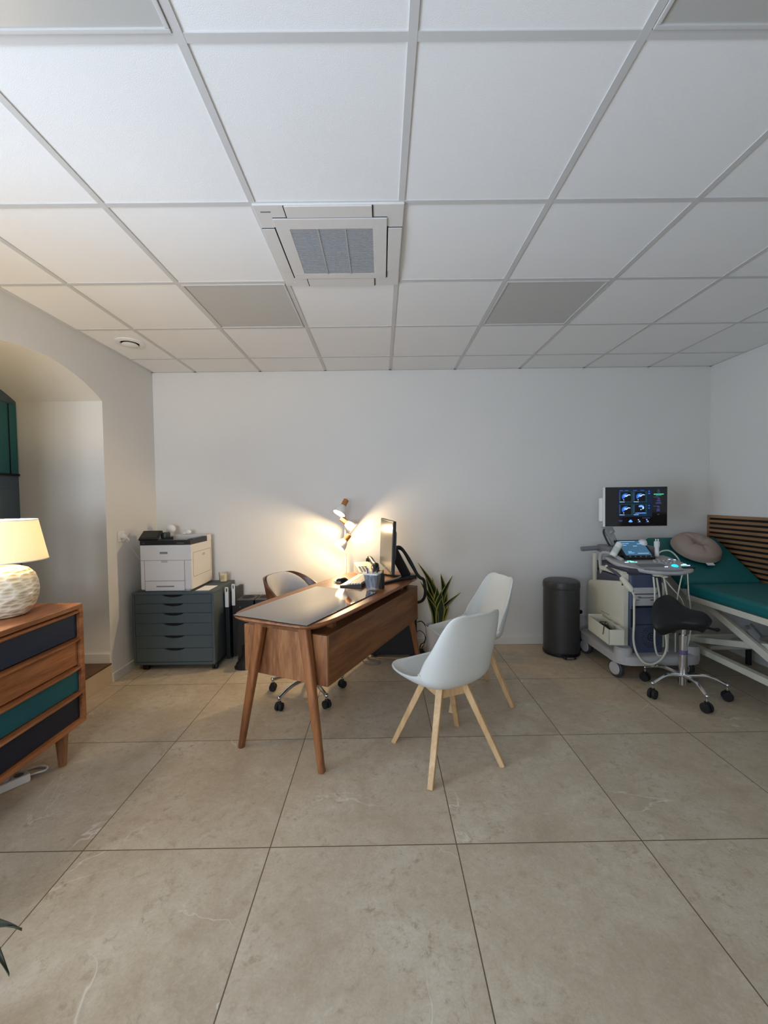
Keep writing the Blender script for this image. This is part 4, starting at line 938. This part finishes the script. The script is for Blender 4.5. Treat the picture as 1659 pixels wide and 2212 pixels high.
blob([(838, 372), (856, 362), (880, 362), (902, 374), (906, 396), (890, 392), (872, 386), (850, 388), (838, 384)], 6, .0010)
blob([(876, 390), (904, 388), (904, 406), (888, 416), (880, 408), (892, 400)], 4, .0012); blob([(862, 412), (872, 410), (872, 424), (862, 426)], 4, .0012)
blob([(795, 460), (830, 455), (860, 458), (900, 454), (930, 458), (930, 470), (795, 470)], 3, .0010)
blob([(795, 464), (850, 461), (930, 463), (930, 467), (795, 468)], 6, .0012)
for y in (172,): 
    for x in (600, 665, 770, 860): rect(x, y, x + 45, y + 6, 3, .0006)
rect(958, 180, 975, 195, 3, .0006); rect(955, 208, 978, 222, 3, .0006); rect(958, 362, 975, 376, 3, .0006); rect(958, 396, 975, 408, 3, .0006)
rect(1024, 220, 1148, 231, 7, .0003); rect(1050, 240, 1120, 243, 7, .0003)
for i, (x, w_) in enumerate(((1072, 30), (1070, 32), (1068, 40), (1060, 50), (1070, 40), (1055, 60), (1045, 80))): rect(x, 270 + i * 12, x + w_, 275 + i * 12, 5, .0003)
rect(1022, 258, 1085, 264, 5, .0003); rect(1020, 374, 1090, 380, 5, .0003); rect(1070, 384, 1098, 392, 5, .0003)
for i in range(4): rect(1062, 408 + i * 10, 1102, 413 + i * 10, 5, .0003)
rect(1070, 480, 1095, 486, 5, .0003); rect(1072, 164, 1098, 170, 5, .0003); rect(1066, 196, 1105, 202, 5, .0003); rect(1072, 180, 1100, 186, 5, .0003)
rect(885, 524, 980, 530, 5, .0003); rect(590, 552, 640, 557, 5, .0003); rect(600, 563, 635, 567, 5, .0003)
blob([(712, 572), (722, 560), (732, 548), (748, 548), (756, 560), (768, 572), (750, 580), (730, 580)], 6, .0004)
for x in (830, 933):
    rect(x, 544, x + 14, 552, 4, .0003); rect(x + 3, 558, x + 12, 576, 3, .0003); rect(x + 17, 562, x + 28, 575, 4, .0003); rect(x - 4, 582, x + 40, 586, 5, .0003)
im.build('screen_image', [emat('screen_navy', (.002, .008, .028, 1), .9), emat('screen_teal_frame', (.006, .03, .035, 1), .9), emat('screen_black', (.0005, .001, .003, 1), .5), emat('echo_blue', (.025, .12, .5, 1), .9), emat('echo_white', (.55, .72, 1, 1), .9), emat('screen_text', (.06, .06, .22, 1), .8), emat('echo_light_blue', (.14, .36, .9, 1), .9), emat('screen_green_bar', (.08, .5, .28, 1), 1.0)], o)
# probes, cables, holders
pb_ = MB().tube([(1.775, 3.24, .83), (1.80, 3.18, .80), (1.83, 3.14, .765)], .011, 12)
pb_.sphere((1.772, 3.243, .835), .012, 12, 1); pb_.lathe([(.012, 0), (.022, .015), (.023, .10), (.016, .125)], 20, (1.815, 3.12, .775), (.35, -.30, -.62), mi=1)
t = thing('ultrasound_probe', 'cream and violet probe hung on the left side of the scanner console', 'probe', (1.83, 3.1, .72))
pb_.build('body', [M['uspurple'], M['uscream']], t)
pe = Vector((1.815, 3.12, .775)) + Vector((.35, -.30, -.62)).normalized() * .12
MB().tube([pe, pe + Vector((.02, -.005, -.05)), (1.868, 3.04, .60), (1.862, 3.03, .45), (1.852, 3.02, .32), (1.865, 3.0, .23), (1.91, 2.985, .165), (1.98, 2.985, .155), (2.05, 2.99, .20), (2.085, 3.0, .29), (2.075, 3.02, .45), (2.06, 3.04, .62), (2.06, 3.08, .77)], .0075, 10).build('probe_cable', M['uscream'], t)
for i, (pts, lb) in enumerate((([(2.03, 3.07, .78), (2.015, 3.03, .66), (2.01, 3.02, .45), (2.01, 3.02, .30), (2.03, 3.02, .21), (2.065, 3.02, .20)], 'thick cream cable hanging in front of the blue scanner panel'), ([(2.10, 3.06, .79), (2.125, 3.05, .6), (2.13, 3.05, .4), (2.125, 3.05, .22)], 'cream cable hanging straight down right of the blue scanner panel'), ([(2.24, 3.06, .80), (2.215, 3.05, .72), (2.195, 3.05, .6), (2.19, 3.055, .42), (2.20, 3.07, .21)], 'thin cream cable below the right half of the scanner console'), ([(2.28, 3.06, .80), (2.285, 3.055, .66), (2.30, 3.055, .54), (2.305, 3.06, .36), (2.29, 3.08, .21)], 'thin cream cable below the right corner of the scanner console'), ([(2.10, 3.07, .78), (2.16, 3.06, .70), (2.24, 3.06, .60), (2.268, 3.065, .46), (2.255, 3.075, .32), (2.235, 3.08, .21)], 'cream cable slanting to the right under the scanner console'))):
    tag(MB().tube(pts, .0065 if i < 2 else .0045, 8).build('scanner_cable', M['uscream'], None, at=pts[0]), lb, 'cable', 'cables hanging from the scanner console')
hk = MB().lathe([(.035, -.006), (.035, .0), (.02, .004)], 20, (2.06, 3.065, .795)).lathe([(.025, -.006), (.025, .0), (.012, .006)], 20, (2.105, 3.06, .785)); hk.build('cable_hook', M['uscream'], us)
gb = thing('gel_bottle', 'white gel bottle leaning in the cup left of the touch screen', 'bottle', (1.90, 3.36, .91))
ga = Vector((.30, .0, .52)).normalized()
MB().lathe([(.022, 0), (.026, .008), (.026, .115), (.022, .122)], 24, (1.885, 3.36, .90), ga).build('body', M['whitepl'], gb)
MB().lathe([(.0263, .03), (.0263, .08)], 24, (1.885, 3.36, .90), ga, cap=False).build('label', pmat('pale_green_print', rgb(196, 206, 196), .6), gb)
p2 = thing('upright_probe', 'white probe standing upright right of the touch screen', 'probe', (2.275, 3.40, .90))
MB().lathe([(.014, 0), (.018, .01), (.016, .07), (.021, .085), (.021, .12), (.017, .125)], 18, (2.275, 3.40, .885)).box(2.262, 2.270, 3.395, 3.405, 1.0, 1.03, .002).box(2.281, 2.289, 3.395, 3.405, 1.0, 1.03, .002).build('body', M['whitepl'], p2)
MB().tube([(2.275, 3.40, .89), (2.31, 3.40, .925), (2.38, 3.40, .93), (2.43, 3.38, .88), (2.45, 3.35, .80)], .006, 8).build('cord', M['uscream'], p2)
p3 = MB().lathe([(.034, 0), (.036, .02), (.03, .045), (.012, .055), (.001, .056)], 24, (2.20, 3.47, .965))
tag(p3.build('convex_probe', M['whitepl'], None, at=(2.20, 3.47, .965)), 'rounded white probe lying behind the touch screen', 'probe')
gl = MB().sphere((2.02, 3.50, .985), .035, 16, sc_=(1.3, 1, .6)).sphere((2.06, 3.50, .985), .025, 14, sc_=(1.2, 1, .7))
tag(gl.build('crumpled_wipe', pmat('pale_green_wipe', rgb(120, 170, 150), .9, var=.2, scale=40, bump=.6, bscale=40), None, at=(2.02, 3.5, .965)), 'crumpled pale green wipe at the foot of the scanner monitor arm', 'wipe')
# side tray with cables
BX = Matrix.Translation(Vector((1.722, 3.165, .297))) @ Matrix.Rotation(math.radians(-5), 4, 'Z')
bt = thing('side_bin', 'open cream box with cables hooked on the left side of the scanner', 'box', (1.705, 3.165, .30))
tr = MB(); hx, hy, hz, th = .055, .185, .115, .004
tr.box(-hx, hx, -hy, hy, 0, th, M=BX).box(-hx, -hx + th, -hy, hy, 0, hz, M=BX).box(hx - th, hx, -hy, hy, 0, hz, M=BX).box(-hx, hx, -hy, -hy + th, 0, hz, M=BX).box(-hx, hx, hy - th, hy, 0, hz + .015, M=BX)
tr.box(hx - th, hx + .066, -.06, -.02, .07, .10, M=BX).box(hx - th, hx + .066, .06, .10, .07, .10, M=BX)
tr.build('tray', M['uscream'], bt)
tag(MB().tube([BX @ Vector(p) for p in ((-.03, -.15, .02), (.03, -.1, .07), (-.02, -.04, .09), (.03, .02, .08), (-.03, .08, .09), (.02, .13, .06))], .006, 8).tube([BX @ Vector(p) for p in ((-.07, -.12, .06), (-.052, -.1, .122), (-.01, -.03, .125), (.02, .03, .11), (.0, .1, .09))], .003, 8).box(-.04, .04, -.02, .15, .02, .075, .015, M=BX).build('cable_bundle', M['blackmat'], None, at=tuple(BX @ Vector((0, 0, .02)))), 'tangle of dark cables inside the cream box of the scanner', 'cables')

# ------------------------------------------------------------------ saddle stool
SC = Vector((2.085, 2.835, 0))
so = thing('saddle_stool', 'black saddle stool with chrome five arm base in front of the scanner', 'stool', tuple(SC))
star_base(so, SC, .25, math.radians(264), .135, .105, M['chrome'], .0125, rc=.032, curve=.03)
MB().cyl(SC + Vector((0, 0, .07)), SC + Vector((0, 0, .42)), .027, n=24).cyl(SC + Vector((0, 0, .42)), SC + Vector((0, 0, .50)), .016, n=16).build('column', M['chrome'], so)
MB().cyl(SC + Vector((0, 0, .285)), SC + Vector((0, 0, .315)), .0285, n=24).build('column_band', M['plum'], so, label='violet band')
SM = Matrix.Translation(SC) @ Matrix.Rotation(math.radians(-140), 4, 'Z')
def saddle(u, v, d=0.0):                  # u from the raised rear to the nose, v across
    l = (u - .5) * .32 - .004; a = 2 * v - 1
    hw = (.118 + .135 * math.exp(-((u - .2) / .27) ** 2)) * math.sqrt(max(.02, 1 - max(0, (u - .72) / .28) ** 2.2 * .75)) * math.sqrt(max(.15, 1 - max(0, (.14 - u) / .14) ** 2 * .8))
    x = a * hw
    z = .60 + .08 * math.exp(-((u - .2) / .24) ** 2) - (2.5 + 1.6 * u) * x * x - .012 * abs(a) ** 4 - .05 * max(0, (u - .8) / .2) ** 2
    return SM @ Vector((x * (1 - d * .5), l * (1 - d * .35), z - d * (.11 + .02 * (1 - abs(a)))))
st = MB()
rings = []
for i in range(25):
    u = i / 24
    rings.append([saddle(u, k / 22) for k in range(23)] + [saddle(u, 1 - k / 22, .55) for k in range(23)])
st.loft(rings); o = st.build('seat', M['blackleather'], so, ang=80, wn=False)
sb = o.modifiers.new('smooth', 'SUBSURF'); sb.levels = 1; sb.render_levels = 1
MB().box(-.07, .07, -.09, .09, .475, .54, .02, M=SM).build('seat_plate', M['black'], so)
MB().tube([SC + Vector(p) for p in ((.02, -.03, .50), (.10, -.06, .49), (.17, -.05, .47), (.20, -.04, .465))], .008, 10).sphere(SC + Vector((.205, -.04, .464)), .013, 12, sc_=(1.6, 1, 1)).build('lever', M['black'], so)
MB().lathe([(.022, 0), (.026, .01), (.022, .03)], 16, SC + Vector((-.10, -.03, .47)), (-.4, -.8, 0)).cyl(SC + Vector((-.10, -.03, .47)), SC + Vector((-.02, 0, .5)), .008, n=10).build('knob', M['black'], so)

# ------------------------------------------------------------------ examination couch
KX0, KX1 = 2.40, 3.03
co = thing('examination_couch', 'teal examination couch with raised head end and cream frame along the right wall', 'couch', (2.7, 2.6, 0))
def pad(yA, zA, yB, zB, th, name):
    d = Vector((0, yB - yA, zB - zA)); L_ = d.length; an = math.atan2(d.z, d.y)
    Mx = Matrix.Translation(Vector((0, yA, zA))) @ Matrix.Rotation(an, 4, 'X')
    MB().box(KX0, KX1, 0, L_, -th, 0, .028, M=Mx, seg=4).build(name, M['couchteal'], co, ang=50)
pad(1.45, .69, 3.235, .69, .085, 'seat_pad')
pad(3.245, .69, 3.74, 1.015, .085, 'backrest_pad')
fr = MB()
for x in (KX0 + .012, KX1 - .04):
    fr.box(x, x + .028, 1.5, 3.25, .56, .603, .004)
    fr.beam((x + .014, 3.25, .60), (x + .014, 3.70, .90), .028, .03, .003)
fr.box(KX0 + .02, KX1 - .02, 1.5, 1.53, .56, .60, .003).box(KX0 + .02, KX1 - .02, 3.2, 3.24, .555, .60, .003)
fr.build('top_frame', M['cream'], co)
br = MB()
for x in (KX0 + .03, KX1 - .09):
    br.box(x, x + .05, 2.42, 3.34, .17, .215, .006)
    br.beam((x + .025, 2.44, .19), (x + .025, 2.30, .045), .05, .045, .006)
    br.box(x, x + .05, 2.0, 2.31, .02, .065, .006)
br.box(KX0 + .03, KX1 - .04, 3.29, 3.345, .205, .265, .006).box(KX0 + .03, KX1 - .04, 2.02, 2.07, .02, .07, .006)
br.beam((KX0 + .2, 3.25, .17), (KX1 - .05, 3.25, .17), .03, .03, .004)
br.build('base_frame', M['cream'], co)
ar = MB()
for x in (KX0 + .085, KX1 - .13):
    ar.beam((x, 3.5, .70), (x, 2.05, .10), .035, .05, .006).beam((x + .04, 2.0, .56), (x + .04, 3.3, .22), .03, .045, .006)
ar.build('scissor_arm', M['cream'], co)
MB().beam((2.70, 3.02, .42), (2.78, 2.9, .25), .05, .05, .008).cyl((2.67, 3.0, .41), (2.73, 3.0, .41), .016).cyl((2.75, 3.2, .24), (2.72, 2.5, .52), .02).build('actuator', M['usgrey'], co)
for x in (KX0 + .04, KX1 - .07):
    for y in (2.02, 3.30): MB().cyl((x + .02, y + .02, 0), (x + .02, y + .02, .175 if y > 3 else .03), .02, n=16).build('foot', M['blackmat'], co)
# round cushion on the head end
bd = Vector((0, 3.74 - 3.245, 1.015 - .69)).normalized(); bnrm = Vector((0, -bd.z, bd.y))
pcn = Vector((2.712, 3.245, .69)) + bd * .385 + bnrm * .006
PMx = Matrix.Translation(pcn) @ Matrix((Vector((1, 0, 0)), bd, bnrm)).transposed().to_4x4()
pw = thing('round_cushion', 'round beige tufted cushion on the raised head end of the teal couch', 'cushion', tuple(pcn))
def cush(top):
    def fn(u, v):
        r = u; a = 2 * PI * v; R_ = .19
        h_ = .095 * math.sqrt(max(0, 1 - r ** 3.2)) * (1 - .72 * math.exp(-(r / .22) ** 2))
        cr = sum(math.exp(-((math.atan2(math.sin(a - t), math.cos(a - t))) / .10) ** 2) for t in (.5, 2.1, 3.5, 4.6))
        h_ *= 1 - .22 * cr * (1 - r) * min(1, r * 5)
        z = .02 + h_ * (1 if top else 0) if top else .0 + .02 * (r if r > .8 else .8)
        return PMx @ Vector((R_ * r * math.cos(a), R_ * r * math.sin(a) * .98, z if top else .006 + .014 * r ** 4))
    return fn
cu = MB().grid(cush(True), 20, 56).grid(cush(False), 6, 56)
cu.build('cover', M['pillow'], pw, ang=80)
MB().lathe([(.012, 0), (.011, .006), (.001, .008)], 16, PMx @ Vector((0, 0, .052)), bnrm).build('tuft_button', M['pillow'], pw)
MB().box(-.03, .03, -.212, -.178, .02, .024, .001, M=PMx).build('tag', M['whitepl'], pw, label='white sewn label')
# slatted wood panel on the right wall
wp = thing('slat_wall_panel', 'horizontal oak slat panel with black backing on the right wall behind the couch', 'wall panel', (XR, 3.0, .6))
MB().box(XR - .008, XR, 1.4, YB - .001, .60, 1.20).build('backing', M['blackmat'], wp)
sl = MB(); pitch = .0425
for k in range(14):
    z1 = 1.20 - k * pitch; sl.box(XR - .022, XR - .008, 1.4, YB - .022, z1 - .0235, z1, .0015)
sl.box(XR - .022, XR - .008, YB - .022, YB - .002, .60, 1.20, .0015)
sl.build('slats', M['oakslat'], wp)

# ------------------------------------------------------------------ sideboard
SXF, SXB, SY0, SY1, SZ0, SZ1 = -1.655, -2.09, 1.05, 2.275, .185, .842
sbd = thing('sideboard', 'retro wooden sideboard with navy, wood and teal drawers at the left edge', 'sideboard', ((SXF + SXB) / 2, (SY0 + SY1) / 2, 0))
cs = MB()
cs.box(SXB, SXF, SY0, SY1, SZ1 - .028, SZ1, .006).box(SXB, SXF, SY0, SY1, SZ0, SZ0 + .026, .006).box(SXB, SXF, SY1 - .026, SY1, SZ0 + .02, SZ1 - .02, .004).box(SXB, SXF, SY0, SY0 + .026, SZ0 + .02, SZ1 - .02, .004).box(SXB, SXB + .01, SY0, SY1, SZ0, SZ1 - .01)
cs.build('carcass', M['teak_y'], sbd)
zrow = [SZ0 + .028, .365, .505, .66, SZ1 - .03]
cols = ['navy2', 'teal', 'teak_y', 'navy']; cl = ['dark navy drawer front', 'teal drawer front', 'wooden drawer front', 'navy drawer front']
ym = (SY0 + SY1) / 2
for i in range(4):
    for (a, b) in ((SY0 + .03, ym - .012), (ym + .012, SY1 - .03)):
        o = MB().box(SXF - .035, SXF - .018, a, b, zrow[i] + .004, zrow[i + 1] - .022, .002).build('drawer', M[cols[i]], sbd, label=cl[i])
        zc = zrow[i + 1] - .012; rr = []
        for (y, ex, h) in ((a - .012, -.004, .003), (a + .02, .004, .006), (a + .08, .009, .008), (b - .08, .009, .008), (b - .02, .004, .006), (b + .016, -.004, .003)):
            rr.append([(SXF - .03, y, zc - .008), (SXF + ex - .006, y, zc - h), (SXF + ex, y, zc - h * .4), (SXF + ex, y, zc + h * .4), (SXF + ex - .006, y, zc + h), (SXF - .03, y, zc + .009)])
        MB().loft(rr).build('handle_lip', M['teak_y'], o)
MB().box(SXF - .05, SXF - .006, ym - .012, ym + .012, SZ0 + .026, SZ1 - .028).build('divider', M['teak_z'], sbd)
for (x, y) in ((SXF - .055, SY1 - .115), (SXB + .07, SY1 - .115), (SXF - .055, SY0 + .115), (SXB + .07, SY0 + .115)):
    MB().lathe([(.016, 0), (.018, .004), (.030, .17), (.030, SZ0 + .002)], 24, (x, y, 0)).build('leg', M['teak_z'], sbd)
for y in (SY1 - .115, SY0 + .115): MB().box(SXB + .07, SXF - .055, y - .012, y + .012, .135, .17, .003).build('stretcher', M['teak_y'], sbd)
# table lamp
TL = Vector((-1.872, 2.03, SZ1))
tl = thing('table_lamp', 'lit table lamp with cream shade and scaled white vase base on the sideboard', 'lamp', tuple(TL))
prf = [(.085, .001), (.10, .006), (.128, .045), (.142, .09), (.145, .125), (.142, .16), (.13, .20), (.105, .228), (.07, .242), (.02, .246), (.001, .246)]
pr2 = []
for i in range(len(prf) - 1):
    for q in range(4): t_ = q / 4; pr2.append(tuple(a * (1 - t_) + b * t_ for a, b in zip(prf[i], prf[i + 1])))
pr2.append(prf[-1])
MB().lathe(pr2, 56, TL).build('vase_base', M['vase'], tl, ang=60)
MB().cyl(TL + Vector((0, 0, .246)), TL + Vector((0, 0, .33)), .007, n=12).build('stem', M['lampwhite'], tl)
MB().lathe([(.186, .272), (.149, .470), (.1475, .470), (.1845, .272)], 56, TL, cap=False).build('lamp_shade', M['shade'], tl)
MB().lathe([(.187, .270), (.1878, .274), (.183, .275)], 56, TL, cap=False).lathe([(.150, .467), (.149, .472), (.1465, .468)], 56, TL, cap=False).build('shade_trim', M['whitepl'], tl)
MB().sphere(TL + Vector((0, 0, .36)), .026, 16, sc_=(1, 1, 1.3)).build('bulb', M['bulb'], tl)
sp_ = MB()
for a in (0, 2.094, 4.189): sp_.cyl(TL + Vector((0, 0, .325)), TL + Vector((.18 * math.cos(a), .18 * math.sin(a), .276)), .002, n=6)
sp_.build('shade_spider', M['alu'], tl)
# power strip under the sideboard
ps = thing('power_strip', 'white multi socket power strip on the floor under the sideboard', 'power strip', (-1.88, 1.93, 0))
SMx = Matrix.Translation(Vector((-1.882, 1.945, 0))) @ Matrix.Rotation(math.radians(-36), 4, 'Z')
MB().box(-.03, .03, -.14, .14, 0, .042, .008, M=SMx).build('body', M['whitepl'], ps)
sk = MB()
for yy in (-.09, -.02, .05, .10): sk.lathe([(.020, .0425), (.018, .0428), (.001, .0428)], 20, SMx @ Vector((0, yy, 0)))
sk.build('outlet', M['usgrey2'], ps)
MB().lathe([(.018, .0), (.018, .03), (.01, .045)], 18, SMx @ Vector((0, .05, .043))).build('plug', M['usgrey'], ps)
MB().tube([SMx @ Vector((0, .14, .02)), (-1.785, 2.085, .014), (-1.764, 2.115, .008), (-1.782, 2.145, .007), (-1.83, 2.148, .007), (-1.88, 2.115, .007), (-1.95, 2.10, .007)], .005, 8).build('cord', M['whitepl'], ps)

# ------------------------------------------------------------------ potted plant whose leaf tips enter at the lower left
fp_ = thing('potted_plant', 'plant with pointed olive leaves entering at the lower left edge', 'plant', (-1.18, .93, 0))
FPc = Vector((-1.18, .93, 0))
MB().lathe([(.10, 0), (.105, .01), (.125, .22), (.117, .22), (.112, .20), (.001, .20)], 32, FPc).build('pot', M['pot'], fp_)
MB().lathe([(.113, .201), (.05, .207), (.001, .208)], 20, FPc).build('soil', M['soil'], fp_)
MB().tube([FPc + Vector((0, 0, .2)), FPc + Vector((.02, .01, .33)), FPc + Vector((.05, .0, .46))], .007, 8).build('stem', M['leaf2'], fp_)
def oval_leaf(A, B, w_, sag, hook):
    A = Vector(A); B = Vector(B); n = 16; d = (B - A); sd = d.cross(Vector((0, 0, 1))).normalized(); rows = []
    for k in range(n + 1):
        t = k / n
        P = A.lerp(B, t) + Vector((0, 0, sag * math.sin(PI * t))) + Vector((0, 0, -hook * max(0, (t - .85) / .15) ** 2))
        ww = w_ * math.sin(PI * min(1, .06 + t * .94)) ** .8 * (1 if t < .75 else max(.06, 1 - ((t - .75) / .25) * .7))
        rows.append([P - sd * ww, P - sd * ww * .5 + Vector((0, 0, -.004)), P + Vector((0, 0, -.007)), P + sd * ww * .5 + Vector((0, 0, -.004)), P + sd * ww])
    vs = [p for r in rows for p in r]
    fs = [(i * 5 + j, i * 5 + j + 1, (i + 1) * 5 + j + 1, (i + 1) * 5 + j) for i in range(n) for j in range(4)]
    o = MB().add(vs, fs).build('leaf', M['leaf2'], fp_, ang=80); md = o.modifiers.new('thick', 'SOLIDIFY'); md.thickness = .0012
oval_leaf((-1.13, .935, .405), (-.856, .942, .408), .021, .006, .010)
oval_leaf((-1.13, .93, .43), (-.817, .865, .409), .034, .05, .03)
oval_leaf((-1.14, .93, .44), (-1.33, 1.0, .42), .03, .05, .02)
oval_leaf((-1.14, .93, .44), (-1.2, .72, .44), .03, .05, .02)
oval_leaf((-1.15, .94, .44), (-1.25, 1.10, .50), .03, .05, .02)
oval_leaf((-1.14, .93, .45), (-1.16, .95, .66), .025, .0, .0)

# ------------------------------------------------------------------ lights
def light(name, typ, loc, energy, col, **kw):
    L_ = bpy.data.lights.new(name, typ); L_.energy = energy; L_.color = col
    o = bpy.data.objects.new(name, L_); COL.objects.link(o); o.location = loc
    for k, v in kw.items():
        if k == 'dir': o.rotation_euler = Vector(v).to_track_quat('-Z', 'Y').to_euler()
        else: setattr(L_, k, v)
    return o
WARM = (1.0, .73, .40)
for i, (p, d_, e) in enumerate(LAMPS):
    light('spot_bulb', 'POINT', p - d_ * .002, 18 * e, WARM, shadow_soft_size=.012)
light('table_lamp_bulb', 'POINT', TL + Vector((0, 0, .40)), 20, (1.0, .77, .46), shadow_soft_size=.03)
light('window_daylight', 'AREA', (XL - .66, (WY0 + WY1) / 2, .98), 86, (.56, .74, 1.0), dir=(1, .35, -.28), shape='RECTANGLE', size=1.15, size_y=1.55)
light('second_window_daylight', 'AREA', (XL - .66, (VY0 + VY1) / 2, .98), 66, (.66, .80, 1.0), dir=(1, .5, -.05), shape='RECTANGLE', size=1.1, size_y=1.55)
light('front_window_daylight', 'AREA', ((FW[0] + FW[1]) / 2, YF - .25, 1.5), 40, (.76, .85, 1.0), dir=(-.2, 1, .08), shape='RECTANGLE', size=1.4, size_y=1.3, spread=math.radians(104))
wd = bpy.data.worlds.new('sky'); sc.world = wd; wd.use_nodes = True
wd.node_tree.nodes['Background'].inputs[0].default_value = (.66, .8, 1, 1); wd.node_tree.nodes['Background'].inputs[1].default_value = .6

# ------------------------------------------------------------------ camera
cam = bpy.data.cameras.new('camera'); co_ = bpy.data.objects.new('camera', cam); COL.objects.link(co_)
cam.sensor_fit = 'HORIZONTAL'; cam.sensor_width = 36; cam.lens = 893.15 / 1659 * 36; cam.clip_start = .05
R0 = (0.99989021, 0.01349289, -0.00612461); R1 = (-0.01367887, 0.99941284, -0.03141446); R2 = (0.00569714, 0.03149479, 0.99948768)
cv = lambda r: Vector((r[0], r[2], -r[1]))
co_.matrix_world = Matrix.Translation(Vector((0, 0, 1.3909))) @ Matrix((cv(R0), -cv(R1), -cv(R2))).transposed().to_4x4()
sc.camera = co_
sc.view_settings.view_transform = 'Standard'; sc.view_settings.look = 'None'; sc.view_settings.gamma = 1; sc.view_settings.use_curve_mapping = False
sc.view_settings.exposure = 0.0
sc.cycles.max_bounces = 8; sc.cycles.diffuse_bounces = 5; sc.cycles.glossy_bounces = 3; sc.cycles.transmission_bounces = 6; sc.cycles.transparent_max_bounces = 8
sc.cycles.sample_clamp_indirect = 4; sc.cycles.caustics_reflective = False; sc.cycles.caustics_refractive = False; sc.cycles.use_denoising = True
